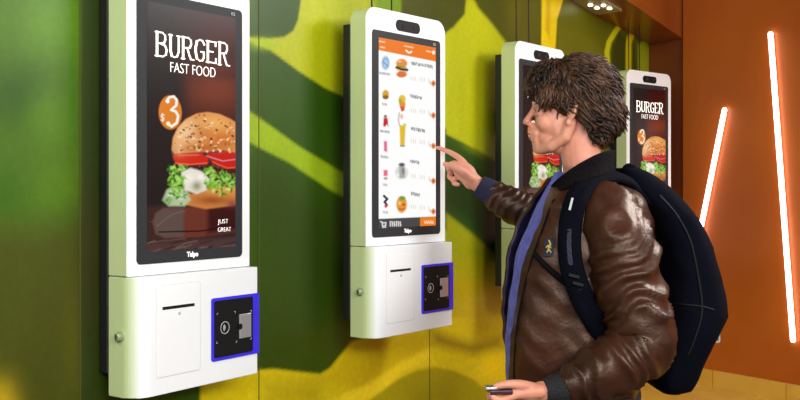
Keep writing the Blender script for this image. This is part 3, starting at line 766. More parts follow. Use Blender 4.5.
klabels = ['white wall kiosk with a burger poster at the far left, the nearest and largest kiosk',
           'white wall kiosk with the lit white and orange menu touched by the person',
           'white wall kiosk mostly hidden behind the head of the person, dark screen edge showing',
           'smallest white wall kiosk with a burger poster in the far corner beside the orange wall']
for i, ((X, Z), yaw, H) in enumerate(KP):
    k = make_kiosk((X, Z, CAMZ+H), yaw, menu_me if i == 1 else poster_me, i != 1)
    tag(k, klabels[i], 'kiosk', 'white ordering kiosks on the mural wall')

# ------------------------------------------------------------------ the person
PB = Vector((.50, 2.80, 0)); person = empty('person', PB)
tag(person, 'person with curly brown hair in a brown leather jacket touching the menu screen', 'person')
def pl(me): # meshes are drawn in world space; shift them to the person's base
    me.transform(Matrix.Translation(-PB)); return me

HD = 2.70
HC = PX(571.5, 108, HD)                          # centre of the head
hf = Vector((-.97, .22, 0)).normalized(); hs_ = Vector((hf.y, -hf.x, 0)); 
if hs_.y > 0: hs_ = -hs_                         # towards his left = camera side
hu = Vector((0, 0, 1))
tilt = math.radians(-2)
def HP(f, s, z): return HC+hf*f+hs_*s+hu*z
HAX = (hf, hs_, hu)
def HE(f, s, z, a, b, c): return ell_geo(HP(f, s, z), (a, b, c), HAX)

head = [HE(-.010, 0, .022, .096, .074, .084), HE(.040, 0, -.030, .056, .058, .072), HE(.050, 0, -.080, .046, .045, .036),
        HE(.086, 0, -.106, .017, .022, .015), HE(.060, 0, .045, .044, .060, .044), HE(.090, 0, .010, .014, .044, .013),
        HE(.092, 0, -.066, .016, .028, .022), HE(.0995, 0, -.056, .0125, .019, .014), HE(.095, 0, -.092, .010, .018, .010)]
for s in (-1, 1):
    head += [HE(.083, s*.031, .0005, .0125, .016, .0058), HE(.081, s*.031, -.0175, .0125, .016, .0052), HE(.062, s*.034, -.038, .028, .022, .028), HE(.108, s*.0105, -.043, .009, .008, .007), HE(.078, s*.032, -.010, .012, .016, .012)]
    head.append(tube_geo([HP(.0, s*.056, -.045), HP(.012, s*.054, -.078), HP(.05, s*.040, -.102), HP(.082, s*.012, -.110)], [.018, .017, .015, .013], 14))
    # ear
    head.append(tube_geo([HP(.004, s*.072, -.040), HP(-.012, s*.082, -.022), HP(-.018, s*.085, .0), HP(-.008, s*.083, .014), HP(.006, s*.078, .008)], [.0065, .0055, .0055, .0055, .0045], 10))
    head.append(HE(-.004, s*.073, -.012, .013, .006, .024)); head.append(HE(.004, s*.076, -.043, .008, .005, .009))
head.append(tube_geo([HP(.096, 0, .004), HP(.106, 0, -.014), HP(.120, 0, -.035)], [.0075, .0085, .0095], 12))
head.append(HE(.1065, 0, -.0665, .0075, .021, .0062)); head.append(HE(.1035, 0, -.079, .0078, .019, .0066))
NB = PX(588, 192, 2.775)
head.append(tube_geo([HP(-.012, 0, -.045), HP(-.018, 0, -.085), HP(-.026, 0, -.13), NB, NB+Vector((.012, .01, -.10))], [.055, .052, .053, .060, .085], 20))
head.append(HE(.03, 0, -.095, .035, .034, .030)); head.append(HE(.022, 0, -.055, .056, .061, .050)); head.append(HE(.040, 0, -.078, .050, .048, .034)); head.append(HE(.088, 0, -.088, .016, .028, .024))

# limbs inside the clothes
SL = PX(604, 214, 2.63); ELL = PX(642, 341, 2.56); WRL = PX(546, 391, 2.50)
SR = Vector((.53, 2.97, 1.40)); ELR = Vector((.455, 3.19, 1.30)); WRR = PX(482, 187, 3.215)
body = list(head)
body += [tube_geo([Vector((.50, 2.79, 1.40)), Vector((.50, 2.79, 1.25)), Vector((.50, 2.80, 1.08)), Vector((.51, 2.80, .95))], [.10, .115, .105, .115], 24),
         tube_geo([SR, Vector((.52, 2.86, 1.40)), Vector((.53, 2.74, 1.40)), SL+Vector((-.01, .03, 0))], [.045, .07, .07, .045], 16)]
body.append(tube_geo([SL, SL.lerp(ELL, .5), ELL, ELL.lerp(WRL, .5), WRL], [.05, .045, .036, .029, .024], 16))
body.append(tube_geo([SR, SR.lerp(ELR, .5), ELR, ELR.lerp(WRR, .5), WRR], [.05, .045, .038, .034, .025], 16))
for sy, fx in ((-.10, .0), (.10, .03)):
    hip = Vector((.51, 2.80+sy, .92)); kn = Vector((.49+fx, 2.80+sy*1.1, .50)); an = Vector((.52+fx, 2.80+sy*1.15, .09))
    body.append(tube_geo([hip, kn, an], [.085, .055, .036], 18))
    body.append(tube_geo([an+Vector((.02, 0, -.04)), an+Vector((-.08, 0, -.055)), an+Vector((-.16, 0, -.06))], [.032, .034, .026], 12))

# right hand, index finger on the screen
def finger(pts, r0, r1, n=12):
    k = len(pts); P = catmull(pts, 5); m = len(P)
    return tube_geo(P, [r0+(r1-r0)*i/(m-1) for i in range(m)], n)
tipu, tiph = kiosk_xy(1, 434.8, 147.6, 0)
th2 = math.radians(KP[1][1]); d2 = Vector((math.sin(th2), math.cos(th2), 0)); n2 = Vector((-math.cos(th2), math.sin(th2), 0))
tip = Vector((KP[1][0][0], KP[1][0][1], 0))+d2*tipu-n2*.0095; tip.z = CAMZ+KP[1][2]+tiph
def RH(px, py, d): return PX(px, py, d)
hand_r = [tube_geo([WRR, RH(476.5, 183.5, 3.215), RH(470, 178, 3.215)], [.026, .0245, .026], 16),
          ell_geo(RH(465, 172.5, 3.215), (.043, .019, .031), (Vector((-.78, .1, .62)).normalized(), Vector((.1, 1, 0)).normalized(), Vector((-.62, .0, -.78)).normalized())),
          tube_geo([RH(473, 180, 3.215), RH(462, 161.5, 3.222)], [.020, .0125], 14), tube_geo([RH(472, 182, 3.22), RH(459.5, 166.5, 3.235)], [.020, .0125], 14),
          tube_geo([RH(471, 183, 3.22), RH(459.5, 171.5, 3.24)], [.019, .012], 14), tube_geo([RH(470, 184, 3.22), RH(461, 177, 3.24)], [.018, .011], 14),
          finger([RH(464, 163, 3.222), RH(458.5, 157.5, 3.225), RH(450.5, 152.6, 3.242), RH(443.5, 149.8, 3.255), tip], .0115, .0062),
          finger([RH(461, 165, 3.235), RH(453, 163.5, 3.255), RH(448, 168, 3.262), RH(451.5, 172.5, 3.25)], .0112, .0078),
          finger([RH(460, 170.5, 3.24), RH(452, 171, 3.262), RH(449.5, 177, 3.265), RH(454, 180, 3.25)], .0108, .0074),
          finger([RH(461.5, 176.5, 3.24), RH(455, 178.5, 3.255), RH(454, 183.5, 3.255), RH(458.5, 184.5, 3.242)], .0098, .0068),
          finger([RH(471, 179, 3.2), RH(462, 171, 3.18), RH(453, 166.4, 3.185), RH(445, 164.2, 3.2)], .0155, .0082)]
# left hand holding a small case in front of the hip
def LH(px, py, d): return PX(px, py, d)
hand_l = [tube_geo([WRL, LH(540, 391.5, 2.49)], [.026, .025], 16),
          ell_geo(LH(527, 394, 2.49), (.046, .036, .020), (Vector((-1, 0, 0)), Vector((0, 1, -.15)).normalized(), Vector((0, .15, 1)).normalized())),
          tube_geo([LH(540, 391, 2.47), LH(514, 394.5, 2.462)], [.018, .0125], 14), tube_geo([LH(540, 392, 2.49), LH(512, 396, 2.485)], [.018, .0125], 14), tube_geo([LH(540, 393, 2.51), LH(513, 397.5, 2.51)], [.018, .0115], 14), tube_geo([LH(540, 394, 2.52), LH(516, 399, 2.53)], [.017, .0105], 14),
          finger([LH(533, 388, 2.475), LH(521, 384.8, 2.46), LH(508, 384.2, 2.455), LH(496, 386.2, 2.455)], .0145, .0085),
          finger([LH(515, 395, 2.462), LH(503, 399.6, 2.455), LH(494, 398.4, 2.45), LH(491.5, 393, 2.45)], .0115, .0078),
          finger([LH(513, 397, 2.485), LH(500, 402.5, 2.48), LH(491, 400.6, 2.475), LH(489.5, 395.5, 2.475)], .0115, .0078),
          finger([LH(513, 399, 2.51), LH(501, 404.5, 2.505), LH(493, 402.5, 2.50), LH(491.5, 398, 2.50)], .0108, .0074),
          finger([LH(516, 401, 2.53), LH(506, 406.5, 2.53), LH(499, 405, 2.525), LH(497.5, 401, 2.525)], .0098, .0068)]
body += hand_r+hand_l
bme = fused('body', body, .0032, 3, .5)
link('body', pl(bme), M['skin'], person, True)
lips = fused('lips', [HE(.1075, 0, -.067, .0078, .0195, .0050), HE(.1048, 0, -.0785, .0078, .0175, .0056)], .0015, 2)
link('lips', pl(lips), M['lip'], person, True)
for s in (-1, 1):
    eye = link('eye', pl(mesh('eye', *ell_geo(HP(.0800, s*.031, -.0085), (.0114,)*3, HAX, 20, 14))), M['eye'], person, True)
    me = mesh('iris', *ell_geo(HP(.0880, s*.032, -.0085), (.0045, .0058, .0058), HAX, 16, 10)); link('iris', pl(me), M['iris'], eye, True)
    geo = [tube_geo([HP(.093, s*.012, .010), HP(.094, s*.03, .016), HP(.082, s*.05, .010)], [.003, .004, .002], 8)]
    link('eyebrow', pl(mesh('eyebrow', *join_geo(geo))), M['hair'], person, True)

# hair: a soft base volume covered in curls
hbase = [HE(.092, 0, .060, .026, .050, .026), HE(-.022, 0, .040, .104, .094, .094), HE(.040, 0, .072, .070, .078, .052), HE(-.075, 0, -.015, .060, .080, .070), HE(-.068, 0, -.060, .042, .062, .042), HE(.078, 0, .058, .036, .058, .034)]
for s in (-1, 1): hbase += [HE(.045, s*.062, .030, .034, .018, .030), HE(-.045, s*.066, -.010, .034, .020, .045), HE(.004, s*.066, .030, .04, .022, .03)]
hb_me = fused('hair_base', hbase, .005, 6)
cand = [(v.co.copy(), v.normal.copy()) for v in hb_me.vertices]
def hloc(p):
    d = p-HC; return d.dot(hf), d.dot(hs_), d.z
geo = [([v.co.copy() for v in hb_me.vertices], [tuple(p.vertices) for p in hb_me.polygons])]
cnt = 0; rng = random.Random(11)
while cnt < 1900:
    p, n = rng.choice(cand); f, s, z = hloc(p)
    if f > .060 and z < .020: continue
    if abs(s) > .04 and -.030 < f < .05 and z < .004: continue
    if z < -.045 and f > -.055: continue
    if n.z < -.75: continue
    cnt += 1; big = cnt < 1000
    w_ = Vector((noise.noise(p*14), noise.noise(p*14+Vector((7, 0, 0))), noise.noise(p*14+Vector((0, 9, 0)))))
    flow = (p-HP(-.01, 0, .13))+hu*-.06+w_*.16+Vector((rng.uniform(-1, 1), rng.uniform(-1, 1), rng.uniform(-1, 1)))*.022
    t = (flow-n*flow.dot(n)).normalized(); b = n.cross(t)
    L = rng.uniform(.040, .066) if big else rng.uniform(.03, .055); amp = rng.uniform(.0035, .0085); turns = rng.uniform(.6, 1.25) if big else rng.uniform(.8, 1.6); ph = rng.uniform(0, 6.28)
    if f > .06: L *= .7
    if z < -.04: L *= .65
    r0 = rng.uniform(.0028, .0052) if big else rng.uniform(.0014, .0026); P = []; R = []
    N = 11
    for k in range(N):
        q = k/(N-1); a = ph+turns*6.283*q
        P.append(p-n*.003+t*L*(q-.35)+b*amp*math.sin(a)+n*(.003+amp*.9*math.cos(a)+.007*q*q-.001*(not big))); R.append(r0*(1-.78*q**2.4)*(.45+.55*min(1, q*4)))
    geo.append(tube_geo(P, R, 8, False))
hair_me = mesh('hair', *join_geo(geo)); link('hair', pl(hair_me), M['hair'], person, True)

# jacket body, open at the front
JT = [  # py, far edge px, near edge px, back px, half width, centre depth
    (176, 548, 560, 612, .085, 2.775), (184, 543, 552, 624, .125, 2.775), (192, 538, 549, 634, .165, 2.78), (204, 530, 544, 642, .195, 2.785), (220, 521, 539, 648, .205, 2.79),
    (250, 509, 526, 652, .205, 2.79), (300, 503, 514, 652, .20, 2.79), (340, 502.5, 509, 648, .195, 2.79), (372, 503, 507, 642, .19, 2.79), (392, 505, 512, 636, .18, 2.79), (404, 508, 516, 630, .17, 2.79), (420, 514, 524, 624, .155, 2.79)]
def jacket_shell():
    rows = []; ys = [176+i*(244/64) for i in range(65)]
    for y in ys:
        far, near, back, b, cy = lerp_table(JT, y)
        def X(px, d): return (px-400)/F*d
        fd = cy+b*.45; nd = cy-b*.62
        xf, xn, xb = X(far, fd), X(near, nd), X(back, cy)
        mid = (xf+xb)/2; a = (xb-xf)/2; z = CAMZ+(Y0-y)/F*cy
        C = [Vector((xn, nd, z)), Vector((xn+a*.22, cy-b*.86, z)), Vector((mid-a*.12, cy-b, z)), Vector((mid+a*.45, cy-b*.9, z)), Vector((xb-a*.12, cy-b*.5, z)), Vector((xb, cy, z)),
             Vector((xb-a*.12, cy+b*.5, z)), Vector((mid+a*.4, cy+b*.92, z)), Vector((mid-a*.2, cy+b, z)), Vector((xf+a*.25, cy+b*.85, z)), Vector((xf, fd, z))]
        rows.append(catmull(C, 9))
    n = len(rows[0]); vs, fs = [], []
    for j, r in enumerate(rows):
        for i, p in enumerate(r):
            q = p*1.; f1 = noise.noise(Vector((p.x*9, p.y*6, p.z*7)))+.5*noise.noise(Vector((p.x*18, p.y*12, p.z*20+4)))
            rid = 1-abs(noise.noise(Vector((p.x*11+3, p.y*7, p.z*13+p.x*9))))*2
            c = Vector(((r[0].x+r[45].x)/2, 2.79, p.z)); d = (p-c); d.z = 0; d.normalize()
            k = 1 if j > 6 else j/6
            vs.append(q+d*(f1*.011+rid*.006)*k)
    for j in range(len(rows)-1):
        for i in range(n-1): fs.append((j*n+i, (j+1)*n+i, (j+1)*n+i+1, j*n+i+1))
    me = mesh('jacket', vs, fs)
    o = bpy.data.objects.new('tmp', me); COL.objects.link(o); me.materials.append(M['leather']); me.materials.append(M['lining'])
    m = o.modifiers.new('s', 'SOLIDIFY'); m.thickness = .011; m.offset = -1; m.material_offset = 1; m.use_even_offset = False
    s = o.modifiers.new('u', 'SUBSURF'); s.levels = 1
    dg = bpy.context.evaluated_depsgraph_get(); out = bpy.data.meshes.new_from_object(o.evaluated_get(dg)); bpy.data.objects.remove(o)
    return out
jme = jacket_shell()
# make sure the lining is on the inside
jack = link('jacket', jme, [M['leather'], M['lining']], person, True)
jbvh = BVHTree.FromPolygons([v.co.copy() for v in jme.vertices], [tuple(p.vertices) for p in jme.polygons])
def ray(bvh, px, py, dmin=1.5):
    o = Vector((0, 0, CAMZ)); r = (PX(px, py, 1.)-o).normalized()
    h = bvh.ray_cast(o+r*dmin, r); return h[0], h[1]
# shirt filling the opening
def loft(tab, prof, n, name, noise_amp=.0):
    pass
rows = []
for y in [172+i*8 for i in range(31)]:
    far, near, back, b, cy = lerp_table(JT, max(y, 176))
    X = lambda px, d: (px-400)/F*d
    front = far+(near-far)*(.55 if y > 230 else .6); xf, xb = X(front, cy), X(back, cy)-.05; z = CAMZ+(Y0-y)/F*cy; a = (xb-xf)/2; mx = (xf+xb)/2; bb = b*.72
    rows.append([Vector((mx-a*math.copysign(abs(math.cos(t))**.9, math.cos(t)), cy-bb*math.copysign(abs(math.sin(t))**.9, math.sin(t)), z)) for t in [2*math.pi*k/40 for k in range(40)]])
vs = []; fs = []
for r in rows:
    for p in r: vs.append(p+Vector((.005*noise.noise(Vector((p.y*30, p.z*12, 3))), 0, 0)))
for j in range(len(rows)-1):
    for i in range(40): fs.append((j*40+i, (j+1)*40+i, (j+1)*40+(i+1) % 40, j*40+(i+1) % 40))
fs.append(tuple(range(40))); fs.append(tuple((len(rows)-1)*40+i for i in range(40))[::-1])
link('shirt', pl(mesh('shirt', vs, fs)), M['shirt'], person, True)

def sleeve(ctrl, name, freq, amp, seed):
    P, R = smooth_path(ctrl, 12); fr = frames(P); n = 44; vs, fs = [], []; acc = 0
    L = [0.]
    for a, b in zip(P[:-1], P[1:]): L.append(L[-1]+(b-a).length)
    for i, (p, r, (t, u, w)) in enumerate(zip(P, R, fr)):
        for k in range(n):
            a = 2*math.pi*k/n; d = u*math.cos(a)+w*math.sin(a)
            q = p+d*r
            wob = noise.noise(Vector((q.x*9+seed, q.y*9, q.z*9)))*2.4
            f = math.sin(L[i]*freq+wob*2.2+math.cos(a+seed)*1.6); f = (1-abs(f))*1.6-.7
            f2 = noise.noise(q*13+Vector((seed, 0, 0)))
            e = min(1, i/5, (len(P)-1-i)/5)
            g = .35+.65*max(0., min(1., noise.noise(q*7+Vector((0, seed, 0)))*1.4+.65))
            vs.append(p+d*(r+(amp*f*g+.004*f2)*e*(r/.07)))
    for i in range(len(P)-1):
        for k in range(n): fs.append((i*n+k, i*n+(k+1) % n, (i+1)*n+(k+1) % n, (i+1)*n+k))
    fs.append(tuple(range(n))[::-1]); fs.append(tuple((len(P)-1)*n+k for k in range(n)))
    me = mesh(name, vs, fs)
    bm = bmesh.new(); bm.from_mesh(me); bmesh.ops.recalc_face_normals(bm, faces=bm.faces); bm.to_mesh(me); bm.free()
    return me
sl = sleeve([(PX(592, 204, 2.70), .060), (PX(609, 214, 2.635), .080), (PX(621, 248, 2.59), .090), (PX(628, 285, 2.575), .088), (PX(638, 318, 2.56), .086), (PX(641, 343, 2.55), .083), (PX(623, 360, 2.535), .079), (PX(600, 371, 2.52), .070), (PX(578, 382, 2.51), .054), (PX(564, 388, 2.505), .042)], 'sleeve', 62, .0085, 1.7)
sl_o = link('sleeve', sl, M['leather'], jack, True)
sr = sleeve([(Vector((.53, 2.93, 1.38)), .075), (Vector((.50, 3.04, 1.35)), .075), (ELR+Vector((0, 0, 0)), .066), (PX(530, 214, 3.20), .060), (PX(512, 205, 3.20), .055), (PX(497, 196.5, 3.205), .047), (PX(490, 193, 3.21), .042)], 'sleeve', 110, .008, 4.2)
sr_o = link('sleeve', sr, M['leather'], jack, True)
def cuff(a, b, ra, rb, m, name='cuff'):
    P = [a.lerp(b, k/12) for k in range(13)]; fr = frames(P); n = 48; vs, fs = [], []
    for i, (p, (t, u, w)) in enumerate(zip(P, fr)):
        r = ra+(rb-ra)*i/12
        for k in range(n): an = 2*math.pi*k/n; vs.append(p+(u*math.cos(an)+w*math.sin(an))*(r+.0012*(k % 2)))
    for i in range(12):
        for k in range(n): fs.append((i*n+k, i*n+(k+1) % n, (i+1)*n+(k+1) % n, (i+1)*n+k))
    fs.append(tuple(range(n))[::-1]); fs.append(tuple(12*n+k for k in range(n)))
    return link(name, mesh(name, vs, fs), m, jack, True)
cuff(PX(568, 387, 2.505), PX(544.5, 391, 2.50), .040, .031, M['darkknit'])
cuff(PX(496, 196, 3.206), PX(478.5, 185.5, 3.213), .044, .034, M['navyknit'])

# collar
def collar():
    rows = []
    for q in range(9):
        t = q/8
        pts = [PX(553-2*t, 199-14*t, 2.69), PX(562, 191-16*t, 2.64), PX(580, 183-20*t, 2.618), PX(602, 176-24*t, 2.645), PX(614, 172-22*t, 2.74), PX(604+1*t, 172-18*t, 2.86), PX(584, 178-12*t, 2.895), PX(562, 184-12*t, 2.88), PX(549-2*t, 192-14*t, 2.85)]
        c = PX(585, 180, 2.78)
        rows.append([c+(p-c)*(1.0-.04*math.sin(t*3.1)) for p in catmull(pts, 6)])
    n = len(rows[0]); vs = [p for r in rows for p in r]; fs = [(j*n+i, (j+1)*n+i, (j+1)*n+i+1, j*n+i+1) for j in range(8) for i in range(n-1)]
    me = mesh('collar', vs, fs); o = bpy.data.objects.new('tmp', me); COL.objects.link(o)
    m = o.modifiers.new('s', 'SOLIDIFY'); m.thickness = .009; m.offset = 0
    s = o.modifiers.new('u', 'SUBSURF'); s.levels = 1
    dg = bpy.context.evaluated_depsgraph_get(); out = bpy.data.meshes.new_from_object(o.evaluated_get(dg)); bpy.data.objects.remove(o)
    return out
link('collar', collar(), M['collar'], jack, True)
# patch and pocket welt follow the jacket surface
def surf_patch(name, px0, py0, px1, py1, n, lift, m, parent, shear=0., shape=None):
    vs, fs = [], []
    for j in range(n+1):
        for i in range(n+1):
            a, b = i/n, j/n; x = px0+(px1-px0)*a+shear*(.5-b); y = py0+(py1-py0)*b
            p, nn = ray(jbvh, x, y)
            if p is None: p = PX(x, y, 2.65); nn = Vector((0, -1, 0))
            r = (Vector((0, 0, CAMZ))-p).normalized(); vs.append(p+r*lift)
    c = len(vs); vs += [v+Vector((0, .002, 0)) for v in vs]; w = n+1
    for j in range(n):
        for i in range(n): k = j*w+i; fs += [(k, k+w, k+w+1, k+1), (c+k, c+k+1, c+k+w+1, c+k+w)]
    for i in range(n):
        fs += [(i, i+1, c+i+1, c+i), (n*w+i, c+n*w+i, c+n*w+i+1, n*w+i+1), (i*w, c+i*w, c+(i+1)*w, (i+1)*w), (i*w+n, (i+1)*w+n, c+(i+1)*w+n, c+i*w+n)]
    return link(name, mesh(name, vs, fs), m, parent)
surf_patch('patch', 544, 238, 553.5, 256.5, 6, .006, M['navy'], jack, 2)
geo = []
for pts in ([(549, 240.5), (550.5, 244), (548, 249)], [(546.5, 247), (549, 245.5), (551, 248)], [(547, 252), (549, 249.5), (551.2, 252.5)]):
    P = []
    for q in pts:
        p, nn = ray(jbvh, *q); p = p if p is not None else PX(*q, 2.65); P.append(p+(Vector((0, 0, CAMZ))-p).normalized()*.0085)
    geo.append(tube_geo(P, [.0022, .003, .0018], 8))
link('emblem', mesh('emblem', *join_geo(geo)), M['gold'], jack, True)
def surf_tube(name, pts, r, lift, m, parent, n=8):
    P = []
    for q in pts:
        p, nn = ray(jbvh, *q)
        if p is None: continue
        P.append(p+(Vector((0, 0, CAMZ))-p).normalized()*lift)
    P = catmull(P, 5); return link(name, mesh(name, *tube_geo(P, [r]*len(P), n)), m, parent, True)
surf_tube('pocket_welt', [(535.5, 255), (545, 265), (556, 275), (567, 284), (573, 289)], .0085, .0, M['collar'], jack)
surf_tube('zipper_edge', [(554, 200), (548, 214), (541, 234), (533, 256), (524, 290), (518, 320), (515, 350), (514, 378)], .003, .001, M['collar'], jack)
for o in [jack]+list(jack.children): o.data.transform(Matrix.Translation(-PB))

# trousers and shoes (below the frame)
tr = [tube_geo([Vector((.51, 2.80, 1.0)), Vector((.51, 2.80, .88))], [.135, .15], 24)]
for sy, fx in ((-.10, .0), (.10, .03)):
    hip = Vector((.51, 2.80+sy*.9, .90)); kn = Vector((.49+fx, 2.80+sy*1.1, .50)); an = Vector((.52+fx, 2.80+sy*1.15, .10))
    tr.append(tube_geo([hip, kn, an], [.112, .082, .068], 20, False))
link('trousers', pl(fused('trousers', tr, .008, 4)), M['trouser'], person, True)
for sy, fx in ((-.10, .0), (.10, .03)):
    an = Vector((.52+fx, 2.80+sy*1.15, .09))
    g = [ell_geo(an+Vector((.01, 0, -.03)), (.055, .045, .045)), ell_geo(an+Vector((-.09, 0, -.045)), (.11, .048, .036)), ([Vector((an.x+dx, an.y+dy, z)) for z in (.002, .022) for dx, dy in ((-.19, -.03), (-.15, -.05), (.05, -.045), (.065, 0), (.05, .045), (-.15, .05), (-.19, .03))], [(0, 1, 2, 3, 4, 5, 6), (13, 12, 11, 10, 9, 8, 7)]+[(i, 7+i, 7+(i+1) % 7, (i+1) % 7) for i in range(7)])]
    link('shoe', pl(fused('shoe', g, .006, 2)), M['shoe'], person, True)

# ------------------------------------------------------------------ backpack
BB = Vector((.76, 2.83, .90)); bag = empty('backpack', BB)
tag(bag, 'dark navy backpack worn on the back of the person by the orange wall', 'backpack')
BT = [(168, 618, 637, .06), (174, 616, 650, .09), (190, 622, 668, .13), (215, 644, 689, .15), (245, 656, 706, .155), (280, 657, 716, .155), (312, 656, 721, .155), (332, 653, 712, .15), (352, 650, 700, .145), (372, 647, 692, .135), (384, 650, 686, .12), (389, 657, 676, .08)]
rows = []
for y in [168+i*(221/46) for i in range(47)]:
    l, r, b = lerp_table(BT, y); cd = 2.83; xl, xr = (l-400)/F*cd, (r-400)/F*cd; z = CAMZ+(Y0-y)/F*cd; a = (xr-xl)/2; mx = (xl+xr)/2; ring = []
    for k in range(48):
        t = 2*math.pi*k/48; c, s = math.cos(t), math.sin(t)
        p = Vector((mx+a*math.copysign(abs(c)**.75, c), cd+b*math.copysign(abs(s)**.75, s), z))
        p += Vector((c, s, 0))*(.006*noise.noise(p*9)+.003*noise.noise(p*24)); ring.append(p)
    rows.append(ring)
vs = [p-BB for r in rows for p in r]; fs = [(j*48+i, (j+1)*48+i, (j+1)*48+(i+1) % 48, j*48+(i+1) % 48) for j in range(46) for i in range(48)]
fs += [tuple(range(48)), tuple(46*48+i for i in range(48))[::-1]]
link('main_compartment', mesh('main_compartment', vs, fs), M['bag'], bag, True)
# side pocket and zips
bbv = BVHTree.FromPolygons([Vector(v)+BB for v in vs], fs)
def bag_tube(name, pts, r, m, lift=.001):
    P = []
    for q in pts:
        p, nn = ray(bbv, *q)
        if p is not None: P.append(p+(Vector((0, 0, CAMZ))-p).normalized()*lift-BB)
    P = catmull(P, 5); return link(name, mesh(name, *tube_geo(P, [r]*len(P), 8)), m, bag, True)
bag_tube('zipper', [(660, 196), (676, 214), (690, 240), (698, 275), (702, 310), (696, 335), (688, 355)], .0030, M['black'])
bag_tube('side_pocket_seam', [(660, 300), (680, 304), (700, 306), (714, 310)], .0026, M['black'])
q = PX(715.5, 335, 2.83)-BB
o = link('strap_buckle', ring_prism(-.008, -.018, .008, .018, .005, .004, -.003, .003, 'strap_buckle'), M['silver'], bag); o.location = q+Vector((-.002, -.02, 0))
link('adjuster_strap', tube_me('adjuster_strap', [PX(704, 322, 2.81)-BB, PX(712, 327, 2.81)-BB, PX(715, 331, 2.81)-BB], [.006, .006, .005], 8, True), M['strap'], bag, True)
def ribbon(path, w, th, name, m):
    P = catmull([p for p, _ in path], 8); N = catmull([n for _, n in path], 8); vs, fs = [], []
    for i, (p, n) in enumerate(zip(P, N)):
        t = (P[min(i+1, len(P)-1)]-P[max(i-1, 0)]).normalized(); n = (n-t*n.dot(t)).normalized(); s = t.cross(n)
        for a, b in ((-1, -.6), (-.9, 1), (-.3, 1.25), (.3, 1.25), (.9, 1), (1, -.6)): vs.append(p+s*w/2*a+n*th/2*b-BB)
    for i in range(len(P)-1):
        for k in range(6): fs.append((i*6+k, i*6+(k+1) % 6, (i+1)*6+(k+1) % 6, (i+1)*6+k))
    fs += [tuple(range(6))[::-1], tuple((len(P)-1)*6+k for k in range(6))]
    me = mesh(name, vs, fs); bm = bmesh.new(); bm.from_mesh(me); bmesh.ops.recalc_face_normals(bm, faces=bm.faces); bm.to_mesh(me); bm.free()
    return link(name, me, m, bag, True)
V = Vector
near = [(PX(650, 200, 2.74), V((.2, -.5, 1))), (PX(630, 182, 2.72), V((.1, -.5, 1))), (PX(608, 176, 2.67), V((0, -.7, 1))), (PX(588, 183, 2.62), V((-.4, -1, .8))), (PX(575, 202, 2.575), V((-.5, -1, .2))),
        (PX(569.5, 230, 2.565), V((-.35, -1, 0))), (PX(570.5, 262, 2.56), V((-.3, -1, 0))), (PX(579, 290, 2.56), V((-.2, -1, 0))), (PX(592, 315, 2.57), V((0, -1, 0))), (PX(615, 345, 2.62), V((.1, -1, 0))), (PX(650, 365, 2.72), V((.2, -1, 0)))]
ribbon(near, .060, .014, 'shoulder_strap', M['bag'])
pipe = [(p+V((-.024, -.010, .002)), n) for p, n in near[3:8]]
ribbon([(p, n) for p, n in [(a+V((0, -.004, 0)), b) for a, b in near[3:8]]], .034, .008, 'strap_webbing', M['strap'])
far = [(V((.70, 2.93, 1.46)), V((.1, .2, 1))), (V((.58, 2.92, 1.475)), V((0, .2, 1))), (V((.47, 2.95, 1.42)), V((-.8, .2, .6))), (V((.42, 2.97, 1.30)), V((-1, .3, 0))), (V((.43, 3.01, 1.16)), V((-.8, 1, 0))), (V((.55, 3.02, 1.02)), V((0, 1, 0))), (V((.68, 2.96, .98)), V((0, 1, 0)))]
ribbon(far, .055, .012, 'shoulder_strap', M['bag'])
ribbon([(PX(641, 180, 2.80), V((0, -1, .2))), (PX(634, 169, 2.80), V((0, -1, .2))), (PX(627, 167, 2.80), V((0, -1, .2))), (PX(621, 178, 2.80), V((0, -1, .2)))], .018, .006, 'carry_handle', M['bag'])
# strap adjuster buckle
for (x, y) in ((574, 276), (578, 284)):
    o = link('adjuster_buckle', box_me('adjuster_buckle', (-.014, -.003, -.004), (.014, .003, .004), .001), M['black'], bag); o.location = PX(x, y, 2.546)-BB; o.rotation_euler = (0, math.radians(15), 0)
tg = PX(571, 204, 2.560)-BB
o = link('strap_label', box_me('strap_label', (-.003, -.0015, -.016), (.003, .0015, .016), .0008), M['mark'], bag); o.location = tg; o.rotation_euler = (0, math.radians(14), 0)

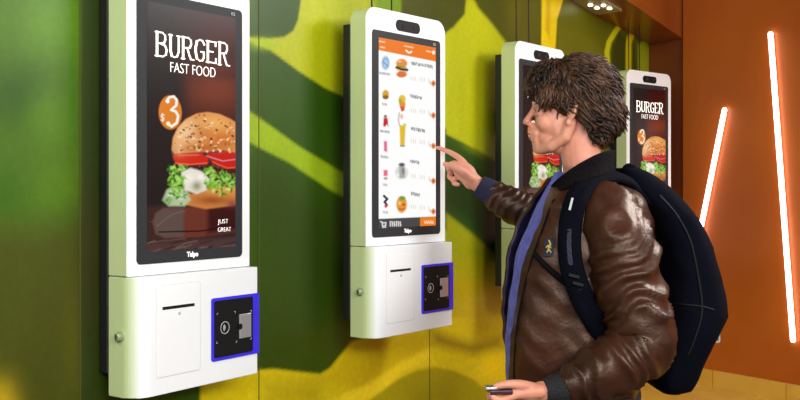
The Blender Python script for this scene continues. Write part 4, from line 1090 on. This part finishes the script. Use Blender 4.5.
# case and key in the lowered hand
cc = PX(501, 391.5, 2.46); case = empty('card_case', cc, math.radians(8))
tag(case, 'small dark plum card case with silver edge held in the lowered hand', 'card case')
link('case_body', box_me('case_body', (-.030, -.016, -.0055), (.026, .046, .0055), .0025), M['card'], case)
link('metal_corner', box_me('metal_corner', (-.040, -.012, .006), (-.012, .018, .013), .002), M['silver'], case)

# ------------------------------------------------------------------ light
def area(name, loc, target, sx, sy, power, col):
    l = bpy.data.lights.new(name, 'AREA'); l.shape = 'RECTANGLE'; l.size = sx; l.size_y = sy; l.energy = power; l.color = col
    o = bpy.data.objects.new(name, l); COL.objects.link(o); o.location = loc
    o.rotation_euler = (Vector(target)-Vector(loc)).to_track_quat('-Z', 'Y').to_euler(); return o
area('added_key_light', (2.4, -.2, 2.9), (.1, 3.2, 1.4), 1.8, 1.2, 105, (1, .98, .96))  # added key lamp, unseen; whitens the kiosk fronts
area('added_second_key', (2.2, 3.1, 2.9), (-.2, 2.5, 1.4), 1.0, 1.0, 75, (1, .98, .96))  # second key added out of view to throw kiosk shadows leftward
area('added_front_fill', (.9, -1.4, 2.9), (.4, 3.2, 1.2), 2.5, 1.2, 188, (.98, .99, 1))  # unseen fill added behind the camera for kiosks and lower mural
area('added_side_fill', (-1.0, .2, 2.9), (1.0, 4.5, 1.2), 1.0, .8, 45, (.93, .96, 1))  # made-up fill from front left, brightens kiosk flanks and the face
w = bpy.data.worlds.new('World'); SC.world = w; w.use_nodes = True
w.node_tree.nodes['Background'].inputs[0].default_value = (1, .98, .95, 1); w.node_tree.nodes['Background'].inputs[1].default_value = .6

# ------------------------------------------------------------------ camera
cam = bpy.data.cameras.new('camera'); co = bpy.data.objects.new('camera', cam); COL.objects.link(co)
co.location = (0, 0, CAMZ); co.rotation_euler = (math.radians(90), 0, 0)
cam.sensor_width = 36; cam.lens = F/800*36; cam.shift_y = (Y0-200)/800; cam.clip_start = .05
SC.camera = co
SC.view_settings.view_transform = 'Standard'; SC.view_settings.look = 'None'
SC.view_settings.exposure = 0; SC.view_settings.gamma = 1; SC.view_settings.use_curve_mapping = False
